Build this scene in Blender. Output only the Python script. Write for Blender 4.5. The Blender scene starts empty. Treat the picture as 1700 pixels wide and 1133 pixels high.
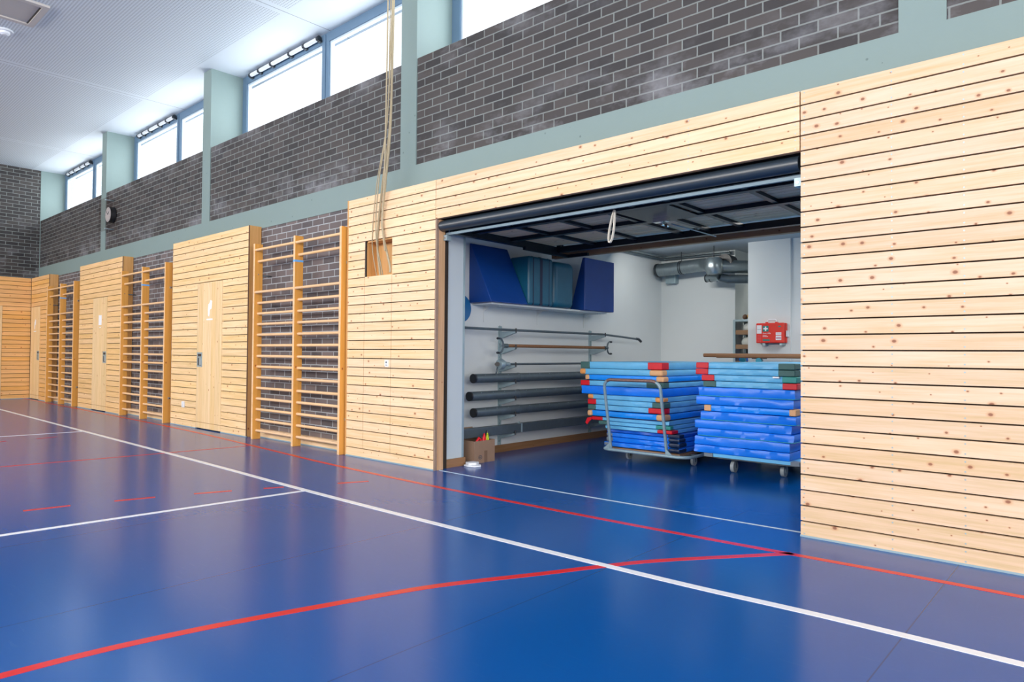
import bpy, bmesh, math, random
from mathutils import Vector, Matrix, noise

scene = bpy.context.scene
col = scene.collection
random.seed(7)

# ------------------------------------------------------------------ camera
YAW, PITCH, ROLL = 0.72864, 0.019005, 0.007875
fwd = Vector((-math.sin(YAW) * math.cos(PITCH), math.cos(YAW) * math.cos(PITCH), math.sin(PITCH)))
rgt = fwd.cross(Vector((0, 0, 1))).normalized()
upv = rgt.cross(fwd)
r2 = rgt * math.cos(ROLL) + upv * math.sin(ROLL)
u2 = upv * math.cos(ROLL) - rgt * math.sin(ROLL)
cam_data = bpy.data.cameras.new('camera')
cam_data.sensor_width = 36.0
cam_data.lens = 24.0
cam_data.clip_start = 0.05
cam_data.clip_end = 200
cam = bpy.data.objects.new('camera', cam_data)
m = Matrix((r2, u2, -fwd)).transposed().to_4x4()
m.translation = Vector((0.0, -4.5505, 1.1619))
cam.matrix_world = m
col.objects.link(cam)
scene.camera = cam

# ------------------------------------------------------------------ world, light, exposure
world = bpy.data.worlds.new('overcast_sky')
scene.world = world
world.use_nodes = True
wn = world.node_tree.nodes
wn['Background'].inputs[0].default_value = (0.90, 0.96, 1.0, 1)
wn['Background'].inputs[1].default_value = 1.6

def area(name, loc, rot, sx, sy, power, color):
    l = bpy.data.lights.new(name, 'AREA')
    l.shape = 'RECTANGLE'; l.size = sx; l.size_y = sy
    l.energy = power; l.color = color
    o = bpy.data.objects.new(name, l)
    o.location = loc; o.rotation_euler = rot
    col.objects.link(o)
    return o
# daylight through the window band of the opposite long wall
area('daylight_opposite_windows', (-2.8, -10.85, 4.15), (math.radians(82), 0, 0), 33.0, 2.4, 2700, (1.0, 0.965, 0.93))
# added side light from the unseen end wall, windows assumed, brightening the store room
area('added_end_wall_light', (13.85, -5.5, 3.1), (math.radians(88), 0, math.radians(90)), 9.5, 4.1, 1250, (1.0, 0.97, 0.94))
# daylight of the high windows above the panelling (one per bay, in the window opening)
for bx in (-17.4, -12.98, -8.2, -3.3, 1.6, 6.1):
    area('daylight_high_window', (bx, 0.86, 4.95), (math.radians(-90), 0, 0), 4.3, 1.25, 90, (0.90, 0.955, 1.0))
# fill lights added to brighten the store room (their unseen housings are built below)
area('store_fill_light', (-1.35, 3.2, 2.69), (0, 0, 0), 2.0, 1.2, 72, (1.0, 0.985, 0.94))
area('rear_wall_fill_light', (-4.55, 3.60, 2.60), (math.radians(56), 0, math.radians(-8)), 1.0, 0.12, 15, (1.0, 0.98, 0.92))
area('alcove_fill_light', (-3.0, 5.6, 2.66), (0, 0, 0), 1.0, 0.12, 7, (1.0, 0.96, 0.84))

scene.view_settings.view_transform = 'Standard'
scene.view_settings.look = 'None'
scene.view_settings.gamma = 1.0
scene.view_settings.exposure = -0.09
scene.view_settings.use_curve_mapping = False
try:
    scene.cycles.use_denoising = True
    scene.cycles.max_bounces = 8
    scene.cycles.diffuse_bounces = 5
    scene.cycles.sample_clamp_indirect = 6
except Exception:
    pass

# ------------------------------------------------------------------ materials
def s2l(c):
    c = c / 255.0
    return c / 12.92 if c <= 0.04045 else ((c + 0.055) / 1.055) ** 2.4
def rgb(r, g, b): return (s2l(r), s2l(g), s2l(b), 1)

class NT:
    def __init__(self, name):
        self.m = bpy.data.materials.new(name); self.m.use_nodes = True
        self.t = self.m.node_tree; self.n = self.t.nodes; self.l = self.t.links
        self.b = self.n['Principled BSDF']
    def node(self, kind, **kw):
        x = self.n.new(kind)
        for k, v in kw.items(): setattr(x, k, v)
        return x
    def link(self, a, b): self.l.new(a, b)
    def math(self, op, a, b=None, c=None):
        x = self.node('ShaderNodeMath', operation=op)
        for i, v in enumerate((a, b, c)):
            if v is None: continue
            if isinstance(v, (int, float)): x.inputs[i].default_value = v
            else: self.link(v, x.inputs[i])
        return x.outputs[0]
    def comb(self, a, b, c=0.0):
        x = self.node('ShaderNodeCombineXYZ')
        for i, v in enumerate((a, b, c)):
            if isinstance(v, (int, float)): x.inputs[i].default_value = v
            else: self.link(v, x.inputs[i])
        return x.outputs[0]
    def mix(self, f, a, b, mode='MIX'):
        x = self.node('ShaderNodeMix', data_type='RGBA', blend_type=mode)
        for s, v in ((x.inputs['Factor'], f), (x.inputs[6], a), (x.inputs[7], b)):
            if isinstance(v, (int, float)): s.default_value = v
            elif isinstance(v, tuple): s.default_value = v
            else: self.link(v, s)
        return x.outputs[2]
    def ramp(self, f, stops):
        x = self.node('ShaderNodeValToRGB')
        e = x.color_ramp.elements
        while len(e) < len(stops): e.new(0.5)
        for i, (p, c) in enumerate(stops):
            e[i].position = p; e[i].color = c if isinstance(c, tuple) else (c, c, c, 1)
        self.link(f, x.inputs[0]); return x.outputs[0]
    def noise(self, vec, scale, detail=3, rough=0.5, out='Fac'):
        x = self.node('ShaderNodeTexNoise')
        x.inputs['Scale'].default_value = scale; x.inputs['Detail'].default_value = detail
        x.inputs['Roughness'].default_value = rough
        self.link(vec, x.inputs['Vector']); return x.outputs[out]
    def pos(self):
        g = self.node('ShaderNodeNewGeometry')
        s = self.node('ShaderNodeSeparateXYZ'); self.link(g.outputs['Position'], s.inputs[0])
        return g.outputs['Position'], s.outputs[0], s.outputs[1], s.outputs[2]
    def bump(self, h, strength=0.3, dist=0.002):
        x = self.node('ShaderNodeBump'); x.inputs['Strength'].default_value = strength
        x.inputs['Distance'].default_value = dist
        self.link(h, x.inputs['Height']); self.link(x.outputs[0], self.b.inputs['Normal'])

def plain(name, c, rough=0.5, metal=0.0, spec=0.5, var=0.06, vs=6.0, bump=0.0, bs=60, emit=None):
    t = NT(name)
    p, x, y, z = t.pos()
    if var > 0:
        n = t.noise(p, vs, 4)
        f = t.math('MULTIPLY_ADD', n, 2 * var, 1 - var)
        hs = t.node('ShaderNodeHueSaturation'); hs.inputs['Color'].default_value = c
        t.link(f, hs.inputs['Value']); t.link(hs.outputs[0], t.b.inputs['Base Color'])
    else:
        t.b.inputs['Base Color'].default_value = c
    t.b.inputs['Roughness'].default_value = rough
    t.b.inputs['Metallic'].default_value = metal
    t.b.inputs['Specular IOR Level'].default_value = spec
    if bump > 0:
        t.bump(t.noise(p, bs, 3), bump, 0.003)
    if emit:
        t.b.inputs['Emission Color'].default_value = emit[0]
        t.b.inputs['Emission Strength'].default_value = emit[1]
    return t.m

def wood(name, base, along='x', pitch=0.1, seed=0.0, knot=0.62, dark=(0.62, 0.40, 0.22), across=None, rough=0.55, vary=0.055, grain=1.0):
    """spruce boards: grain, board to board variation, knots"""
    t = NT(name)
    p, x, y, z = t.pos()
    ax = {'x': x, 'y': y, 'z': z}
    a = ax[along]
    c = ax[across or ('z' if along != 'z' else 'x')]
    third = [ax[k] for k in 'xyz' if ax[k] is not a and ax[k] is not c][0]
    idx = t.math('FLOOR', t.math('DIVIDE', c, pitch))
    wn_ = t.node('ShaderNodeTexWhiteNoise', noise_dimensions='2D')
    t.link(t.comb(idx, seed), wn_.inputs['Vector'])
    sep = t.node('ShaderNodeSeparateColor'); t.link(wn_.outputs['Color'], sep.inputs[0])
    r1, r2_, r3 = sep.outputs
    off = t.math('MULTIPLY', r1, 37.0)
    av = t.math('ADD', a, off)
    # long grain
    g = t.noise(t.comb(t.math('MULTIPLY', av, 1.3), t.math('MULTIPLY', c, 26.0), t.math('MULTIPLY', third, 26.0)), 1.6, 5, 0.6)
    g2 = t.noise(t.comb(t.math('MULTIPLY', av, 0.5), t.math('MULTIPLY', c, 9.0), third), 1.3, 2, 0.5)
    fine = t.noise(t.comb(t.math('MULTIPLY', av, 5.0), t.math('MULTIPLY', c, 240.0), third), 1.0, 2, 0.5)
    gg = t.math('ADD', t.math('MULTIPLY', g, 0.6), t.math('ADD', t.math('MULTIPLY', g2, 0.3), t.math('MULTIPLY', fine, 0.1)))
    gf = t.ramp(gg, [(0.42, 0.0), (0.62, 1.0)])
    dk = (base[0] * dark[0] * 1.22, base[1] * dark[1] * 1.85, base[2] * dark[2] * 2.5, 1)
    colr = t.mix(t.math('MULTIPLY', gf, 0.72 * grain), base, dk)
    # board to board
    v = t.math('MULTIPLY_ADD', r2_, 2 * vary, 1 - vary)
    hs = t.node('ShaderNodeHueSaturation')
    t.link(colr, hs.inputs['Color']); t.link(v, hs.inputs['Value'])
    t.link(t.math('MULTIPLY_ADD', r3, 0.12, 0.97), hs.inputs['Saturation'])
    # knots
    cell = 0.115
    vo = t.node('ShaderNodeTexVoronoi', voronoi_dimensions='2D')
    vo.inputs['Scale'].default_value = 1.0
    vo.inputs['Randomness'].default_value = 0.85
    warp = t.noise(t.comb(t.math('MULTIPLY', av, 25.0), t.math('MULTIPLY', c, 25.0), third), 1.0, 2)
    vv = t.comb(t.math('DIVIDE', t.math('ADD', t.math('MULTIPLY', av, 0.75), t.math('MULTIPLY', warp, 0.006)), cell),
                t.math('DIVIDE', t.math('ADD', c, t.math('MULTIPLY', r3, 3.1)), cell))
    t.link(vv, vo.inputs['Vector'])
    sc = t.node('ShaderNodeSeparateColor'); t.link(vo.outputs['Color'], sc.inputs[0])
    on = t.math('GREATER_THAN', sc.outputs[0], knot)
    rad = t.math('MULTIPLY_ADD', t.math('POWER', sc.outputs[1], 2.0), 0.075, 0.03)
    rel = t.math('DIVIDE', vo.outputs['Distance'], rad)
    halo = t.math('MULTIPLY', on, t.ramp(t.math('DIVIDE', rel, 2.0), [(0.3, 1.0), (0.95, 0.0)]))
    core = t.math('MULTIPLY', on, t.ramp(rel, [(0.55, 1.0), (1.0, 0.0)]))
    kc = (base[0] * 0.78, base[1] * 0.52, base[2] * 0.36, 1)
    kd = (base[0] * 0.30, base[1] * 0.15, base[2] * 0.12, 1)
    c1 = t.mix(t.math('MULTIPLY', halo, 0.7), hs.outputs[0], kc)
    c2 = t.mix(t.math('MULTIPLY', core, 0.85), c1, kd)
    t.link(c2, t.b.inputs['Base Color'])
    t.b.inputs['Roughness'].default_value = rough
    t.b.inputs['Specular IOR Level'].default_value = 0.35
    t.bump(gg, 0.08, 0.002)
    return t.m

def brick(name, axis, tint=1.0, mortar=(0.22, 0.25, 0.24, 1), warm=1.0):
    t = NT(name)
    p, x, y, z = t.pos()
    u = x if axis == 'x' else y
    vec = t.comb(u, t.math('ADD', z, 0.0743))
    b = t.node('ShaderNodeTexBrick')
    b.offset = 0.5; b.squash = 1.0
    b.inputs['Scale'].default_value = 1.0
    b.inputs['Brick Width'].default_value = 0.25
    b.inputs['Row Height'].default_value = 0.0833
    b.inputs['Mortar Size'].default_value = 0.0062
    b.inputs['Mortar Smooth'].default_value = 0.15
    b.inputs['Bias'].default_value = -0.1
    b.inputs['Color1'].default_value = (0.032 * tint * warm, 0.032 * tint, 0.034 * tint, 1)
    b.inputs['Color2'].default_value = (0.078 * tint * warm, 0.070 * tint, 0.067 * tint, 1)
    b.inputs['Mortar'].default_value = mortar
    wob = t.noise(t.comb(t.math('MULTIPLY', u, 3.0), t.math('MULTIPLY', z, 3.0)), 6.0, 2, out='Color')
    va = t.node('ShaderNodeVectorMath', operation='MULTIPLY_ADD')
    t.link(wob, va.inputs[0]); va.inputs[1].default_value = (0.004, 0.004, 0); t.link(vec, va.inputs[2])
    t.link(va.outputs[0], b.inputs['Vector'])
    n1 = t.noise(p, 9.0, 4, 0.6)
    n2 = t.noise(p, 120.0, 2)
    c = t.mix(t.math('MULTIPLY', n1, 0.35), b.outputs['Color'], (0.085 * tint, 0.072 * tint, 0.072 * tint, 1))
    # lime bloom: pale stains mostly in the lowest courses and near the sill
    m1 = t.ramp(t.noise(t.comb(t.math('MULTIPLY', u, 1.6), t.math('MULTIPLY', z, 2.6)), 1.0, 5, 0.65), [(0.47, 0.0), (0.66, 1.0)])
    low = t.ramp(t.math('ABSOLUTE', t.math('SUBTRACT', z, 3.22)), [(0.05, 1.0), (0.46, 0.0)])
    hi = t.ramp(t.math('ABSOLUTE', t.math('SUBTRACT', z, 4.32)), [(0.02, 0.8), (0.26, 0.0)])
    fb = t.math('MULTIPLY', t.math('MAXIMUM', low, hi), m1)
    fb = t.math('MULTIPLY', fb, t.math('MULTIPLY_ADD', n1, 1.1, 0.1))
    c = t.mix(t.math('MULTIPLY', fb, 0.75), c, (0.30, 0.31, 0.335, 1))
    t.link(c, t.b.inputs['Base Color'])
    t.b.inputs['Roughness'].default_value = 0.62
    t.b.inputs['Specular IOR Level'].default_value = 0.3
    h = t.math('ADD', t.math('MULTIPLY', b.outputs['Fac'], -1.0), t.math('MULTIPLY', n2, 0.12))
    t.bump(h, 0.6, 0.006)
    return t.m

def concrete(name, c):
    t = NT(name)
    p, x, y, z = t.pos()
    n = t.noise(p, 1.5, 5, 0.6); n2 = t.noise(p, 30, 3)
    cc = t.mix(t.math('MULTIPLY', n, 0.30), c, (c[0] * 0.80, c[1] * 0.84, c[2] * 0.86, 1))
    vo = t.node('ShaderNodeTexVoronoi'); vo.inputs['Scale'].default_value = 11.0
    t.link(p, vo.inputs['Vector'])
    sc = t.node('ShaderNodeSeparateColor'); t.link(vo.outputs['Color'], sc.inputs[0])
    rad = t.math('MULTIPLY', sc.outputs[1], 0.11)
    pit = t.math('MULTIPLY', t.math('GREATER_THAN', sc.outputs[0], 0.72), t.math('LESS_THAN', vo.outputs['Distance'], rad))
    cc = t.mix(t.math('MULTIPLY', pit, 0.6), cc, (c[0] * 0.35, c[1] * 0.4, c[2] * 0.42, 1))
    t.link(cc, t.b.inputs['Base Color'])
    t.b.inputs['Roughness'].default_value = 0.6
    t.bump(t.math('SUBTRACT', n2, t.math('MULTIPLY', pit, 2.0)), 0.25, 0.003)
    return t.m

def floor_mat():
    t = NT('blue sports floor')
    p, x, y, z = t.pos()
    n = t.noise(p, 0.7, 3); n2 = t.noise(p, 90, 2); n3 = t.noise(t.comb(t.math('MULTIPLY', x, 3.0), t.math('MULTIPLY', y, 25.0)), 2.0, 4)
    c = t.mix(t.math('MULTIPLY', n, 0.5), (0.0008, 0.082, 0.32, 1), (0.0008, 0.062, 0.26, 1))
    # welded sheet seams
    def seam(coord, start, step):
        f = t.math('FRACT', t.math('DIVIDE', t.math('SUBTRACT', coord, start), step))
        d = t.math('MINIMUM', f, t.math('SUBTRACT', 1.0, f))
        return t.math('LESS_THAN', t.math('MULTIPLY', d, step), 0.0028)
    s1 = seam(x, -0.685, 1.41)
    c = t.mix(t.math('MULTIPLY', s1, 0.55), c, (0.004, 0.02, 0.05, 1))
    sc_ = t.ramp(n3, [(0.62, 0.0), (0.8, 1.0)])
    c = t.mix(t.math('MULTIPLY', sc_, 0.08), c, (0.10, 0.20, 0.35, 1))
    t.link(c, t.b.inputs['Base Color'])
    r = t.math('MULTIPLY_ADD', n3, 0.06, 0.165)
    t.link(r, t.b.inputs['Roughness'])
    t.b.inputs['IOR'].default_value = 1.45
    t.b.inputs['Specular IOR Level'].default_value = 0.38
    t.bump(n2, 0.10, 0.0006)
    return t.m

def ceiling_mat():
    t = NT('perforated white ceiling')
    p, x, y, z = t.pos()
    def cell(c, s):
        return t.math('SUBTRACT', t.math('FRACT', t.math('DIVIDE', c, s)), 0.5)
    s = 0.036
    dx = cell(x, s); dy = cell(y, s)
    d = t.math('SQRT', t.math('ADD', t.math('MULTIPLY', dx, dx), t.math('MULTIPLY', dy, dy)))
    hole = t.ramp(d, [(0.27, 1.0), (0.35, 0.0)])
    inside = t.math('LESS_THAN', y, -0.01)
    # plain strips around each sheet joint
    f = t.math('FRACT', t.math('DIVIDE', t.math('ADD', x, 8.05), 4.65))
    dj = t.math('MULTIPLY', t.math('MINIMUM', f, t.math('SUBTRACT', 1.0, f)), 4.65)
    notj = t.math('GREATER_THAN', dj, 0.09)
    hole = t.math('MULTIPLY', t.math('MULTIPLY', hole, inside), notj)
    joint = t.math('LESS_THAN', dj, 0.006)
    base = (0.66, 0.715, 0.75, 1)
    c = t.mix(t.math('MULTIPLY', hole, 0.5), base, (0.08, 0.10, 0.115, 1))
    c = t.mix(t.math('MULTIPLY', joint, 0.8), c, (0.05, 0.06, 0.08, 1))
    t.link(c, t.b.inputs['Base Color'])
    t.b.inputs['Roughness'].default_value = 0.6
    return t.m

def glass_mat():
    t = NT('clear window glass')
    tr = t.node('ShaderNodeBsdfTransparent'); gl = t.node('ShaderNodeBsdfGlossy')
    gl.inputs['Roughness'].default_value = 0.02
    lw = t.node('ShaderNodeLayerWeight'); lw.inputs[0].default_value = 0.5
    fac = t.math('MULTIPLY_ADD', t.math('POWER', lw.outputs['Facing'], 4.0), 0.5, 0.03)
    mx = t.node('ShaderNodeMixShader')
    t.link(fac, mx.inputs[0]); t.link(tr.outputs[0], mx.inputs[1]); t.link(gl.outputs[0], mx.inputs[2])
    t.link(mx.outputs[0], t.n['Material Output'].inputs['Surface'])
    return t.m

def fabric(name, c, rough=0.42):
    t = NT(name)
    p, x, y, z = t.pos()
    n = t.noise(p, 7.0, 4, 0.6)
    n2 = t.noise(p, 260.0, 2)
    hs = t.node('ShaderNodeHueSaturation'); hs.inputs['Color'].default_value = c
    t.link(t.math('MULTIPLY_ADD', n, 0.3, 0.85), hs.inputs['Value'])
    t.link(hs.outputs[0], t.b.inputs['Base Color'])
    t.b.inputs['Roughness'].default_value = rough
    t.bump(t.math('ADD', t.math('MULTIPLY', n, 2.0), t.math('MULTIPLY', n2, 0.2)), 0.25, 0.006)
    return t.m

def cardboard(name, c):
    return plain(name, c, 0.8, var=0.08, vs=14)

WPALE = (0.76, 0.56, 0.40, 1)
WHONEY = (0.90, 0.64, 0.37, 1)
WDEEP = (0.84, 0.47, 0.19, 1)
M = {}
M['wood_right'] = wood('pale spruce boards', WPALE, 'x', seed=1.0, knot=0.36)
M['wood_mid'] = wood('spruce boards beside the gate', (0.90, 0.655, 0.43, 1), 'x', seed=2.0, knot=0.38)
M['wood_lintel'] = wood('spruce boards over the gate', (0.83, 0.60, 0.40, 1), 'x', seed=3.0, knot=0.40)
M['wood_p3'] = wood('honey spruce boards', WHONEY, 'x', seed=4.0, knot=0.60)
M['wood_p2'] = wood('golden spruce boards', (0.88, 0.58, 0.30, 1), 'x', seed=5.0, knot=0.72)
M['wood_p1'] = wood('golden spruce boards by the corner', (0.85, 0.50, 0.22, 1), 'x', seed=6.0, knot=0.72)
M['wood_end'] = wood('deep golden spruce boards', WDEEP, 'y', seed=7.0, knot=0.72)
M['wood_door'] = wood('door spruce staves', (0.86, 0.62, 0.36, 1), 'z', pitch=0.137, seed=8.0, knot=0.74, vary=0.05)
M['wood_side'] = wood('panel side spruce', (0.66, 0.36, 0.14, 1), 'z', pitch=0.21, across='y', seed=9.0, knot=0.62)
M['wood_jamb'] = wood('brown jamb wood', (0.60, 0.365, 0.215, 1), 'z', pitch=0.055, across='y', seed=10.0, knot=0.72)
M['wood_niche'] = wood('niche spruce', (0.72, 0.40, 0.16, 1), 'z', pitch=0.3, seed=11.0, knot=0.6)
M['wood_post'] = wood('wall bar post pine', (0.76, 0.39, 0.13, 1), 'z', pitch=0.6, across='y', seed=12.0, knot=0.93, grain=0.6)
M['wood_rung'] = wood('wall bar beech', (0.84, 0.56, 0.33, 1), 'x', pitch=0.07, seed=13.0, knot=0.99, grain=0.5)
M['wood_beam'] = wood('brown ceiling beam wood', (0.36, 0.20, 0.11, 1), 'x', pitch=0.3, seed=14.0, knot=0.62)
M['wood_gate'] = wood('gate back boards', (0.95, 0.66, 0.44, 1), 'x', pitch=0.0975, across='y', seed=15.0, knot=0.7)
M['wood_skirt'] = wood('brown skirting wood', (0.30, 0.165, 0.09, 1), 'y', pitch=0.3, seed=16.0, knot=0.9)
M['wood_rail'] = wood('dark rail wood', (0.26, 0.135, 0.075, 1), 'x', pitch=0.3, seed=17.0, knot=0.99)
M['wood_tray'] = wood('tray wood', (0.32, 0.19, 0.11, 1), 'x', pitch=0.3, seed=18.0, knot=0.95)
M['backing'] = plain('dark gap behind boards', (0.03, 0.02, 0.014, 1), 0.9, var=0)
M['edge_dark'] = plain('dark board end edge', (0.16, 0.085, 0.05, 1), 0.8, var=0)
M['jamb_edge'] = plain('weathered board ends', (0.30, 0.205, 0.15, 1), 0.7, var=0.2, vs=25)
M['seal'] = plain('pale blue sealing strip', (0.27, 0.38, 0.43, 1), 0.5, var=0.03)
M['brick'] = brick('dark engineering brick', 'x')
M['brick_low'] = brick('brown grey brick behind bars', 'x', 2.1, (0.42, 0.46, 0.48, 1), 1.12)
M['brick_end'] = brick('dark end wall brick', 'y', 0.8)
M['concrete'] = concrete('sage painted concrete', (0.212, 0.292, 0.282, 1))
M['floor'] = floor_mat()
M['ceiling'] = ceiling_mat()
M['glass'] = glass_mat()
M['winframe'] = plain('blue grey window frame', (0.115, 0.20, 0.30, 1), 0.45, var=0.03)
M['winseal'] = plain('pale glazing bead', (0.55, 0.66, 0.74, 1), 0.5, var=0)
M['line_white'] = plain('white court line', (0.80, 0.82, 0.84, 1), 0.3, var=0.03)
M['line_red'] = plain('red court line', (0.62, 0.010, 0.010, 1), 0.28, var=0.03)
M['line_thin'] = plain('pale threshold line', (0.45, 0.55, 0.62, 1), 0.5, var=0.2, vs=12)
M['white_wall'] = plain('white painted wall', (0.66, 0.70, 0.705, 1), 0.7, var=0.03, vs=3, bump=0.05)
M['white_panel'] = plain('pale grey panel', (0.50, 0.565, 0.60, 1), 0.5, var=0.02)
M['hall_plaster'] = plain('light plaster', (0.62, 0.62, 0.60, 1), 0.8, var=0.03)
M['store_ceiling'] = plain('store ceiling paint', (0.42, 0.47, 0.50, 1), 0.8, var=0.03)
M['rubber'] = plain('black rubber', (0.014, 0.026, 0.038, 1), 0.36, spec=0.9, var=0.1)
M['gate_steel'] = plain('black blue gate steel', (0.004, 0.010, 0.018, 1), 0.35, spec=0.25, var=0.1)
M['galv'] = plain('galvanised steel', (0.36, 0.47, 0.51, 1), 0.42, 0.45, var=0.12, vs=20)
M['galv_strip'] = plain('dull zinc strip', (0.13, 0.19, 0.23, 1), 0.45, 0.4, var=0.1)
M['galv_dark'] = plain('dull galvanised steel', (0.12, 0.155, 0.175, 1), 0.45, 0.5, var=0.2, vs=15)
M['duct'] = plain('zinc duct', (0.30, 0.35, 0.37, 1), 0.30, 0.85, var=0.15, vs=9)
M['chrome'] = plain('chrome', (0.7, 0.72, 0.74, 1), 0.15, 1.0, var=0.02)
M['steel_dark'] = plain('dark metal', (0.05, 0.06, 0.07, 1), 0.4, 0.6, var=0.05)
M['white_plastic'] = plain('white plastic', (0.72, 0.76, 0.80, 1), 0.4, var=0.02)
M['white_shelf'] = plain('white shelf board', (0.66, 0.70, 0.70, 1), 0.5, var=0.03)
M['black'] = plain('black plastic', (0.012, 0.013, 0.016, 1), 0.4, var=0.05)
M['rope'] = plain('hemp cord', (0.44, 0.37, 0.24, 1), 0.85, var=0.15, vs=60)
M['strap'] = plain('cream strap webbing', (0.70, 0.66, 0.56, 1), 0.8, var=0.05)
M['tape_blue'] = plain('light blue tape', (0.16, 0.45, 0.85, 1), 0.5, var=0.02)
M['mat_light'] = fabric('light blue mat fabric', (0.13, 0.47, 0.78, 1))
M['mat_light_top'] = M['mat_light']
M['mat_royal'] = fabric('royal blue mat vinyl', (0.006, 0.20, 0.90, 1), 0.34)
M['mat_azure'] = fabric('azure mat vinyl', (0.004, 0.27, 0.92, 1), 0.34)
M['mat_navy'] = fabric('deep blue mat vinyl', (0.004, 0.10, 0.55, 1), 0.36)
M['corner_red'] = fabric('red corner vinyl', (0.62, 0.004, 0.016, 1))
M['corner_green'] = fabric('grey green corner patch', (0.045, 0.13, 0.125, 1), 0.6)
M['corner_teal'] = fabric('teal corner patch', (0.02, 0.27, 0.25, 1), 0.5)
M['corner_orange'] = fabric('orange leather corner', (0.78, 0.33, 0.09, 1), 0.5)
M['corner_tan'] = fabric('tan leather corner', (0.72, 0.40, 0.19, 1), 0.5)
M['corner_navy'] = fabric('navy corner vinyl', (0.006, 0.022, 0.07, 1), 0.4)
M['corner_grey'] = fabric('grey corner patch', (0.16, 0.20, 0.24, 1), 0.6)
M['piping'] = plain('teal piping', (0.03, 0.38, 0.50, 1), 0.5, var=0)
M['navy'] = plain('navy stripe', (0.006, 0.012, 0.05, 1), 0.5, var=0)
M['trolley'] = plain('worn blue grey paint', (0.26, 0.38, 0.44, 1), 0.4, 0.2, var=0.25, vs=30)
M['rust'] = plain('worn brown grip', (0.22, 0.13, 0.11, 1), 0.4, 0.3, var=0.5, vs=60)
M['wheel'] = plain('grey wheel rubber', (0.30, 0.35, 0.38, 1), 0.5, var=0.1)
M['foam_blue'] = fabric('deep blue foam cover', (0.002, 0.048, 0.26, 1), 0.45)
M['foam_teal'] = fabric('petrol blue foam cover', (0.006, 0.10, 0.175, 1), 0.4)
M['disc'] = plain('blue plastic disc', (0.01, 0.14, 0.36, 1), 0.4, var=0.02)
M['cardboard'] = cardboard('brown cardboard', (0.28, 0.175, 0.115, 1))
M['tape_brown'] = plain('brown packing tape', (0.20, 0.12, 0.075, 1), 0.4, var=0.05)
M['red_plastic'] = plain('red band', (0.75, 0.01, 0.02, 1), 0.4, var=0)
M['lime'] = plain('lime yellow band', (0.62, 0.78, 0.04, 1), 0.5, var=0)
M['kit_red'] = plain('orange red plastic', (0.66, 0.018, 0.006, 1), 0.35, var=0.03)
M['kit_green'] = plain('safety green', (0.0, 0.19, 0.17, 1), 0.4, var=0)
M['kit_white'] = plain('label white', (0.72, 0.74, 0.78, 1), 0.5, var=0)
M['kit_pink'] = plain('label print', (0.5, 0.2, 0.3, 1), 0.5, var=0)
M['ball_white'] = plain('off white ball', (0.55, 0.56, 0.52, 1), 0.5, var=0.05)
M['bag_yellow'] = fabric('yellow cloth', (0.62, 0.30, 0.01, 1), 0.7)
M['bag_brown'] = plain('brown lump', (0.16, 0.09, 0.06, 1), 0.8)
M['steel_blue'] = plain('blue steel fitting', (0.03, 0.24, 0.33, 1), 0.35, 0.4)
M['lamp_taupe'] = plain('lamp diffuser', (0.46, 0.44, 0.42, 1), 0.5, var=0.02)
M['lamp_frame'] = plain('lamp frame', (0.52, 0.49, 0.46, 1), 0.5, var=0.02)
M['fill_tube_glow'] = plain('glowing fill tube', (0.9, 0.9, 0.85, 1), 0.5, var=0, emit=((1.0, 0.97, 0.9, 1), 4.0))  # glow of the tube added in the alcove as fill light
M['sign_white'] = plain('white sign vinyl', (0.86, 0.90, 0.95, 1), 0.4, var=0)
M['ink'] = plain('dark ink', (0.05, 0.06, 0.08, 1), 0.5, var=0)
M['concrete_floor'] = M['floor']
M['clock_face'] = plain('clock face', (0.74, 0.77, 0.78, 1), 0.4, var=0)
M['guard'] = M['glass']

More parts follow.
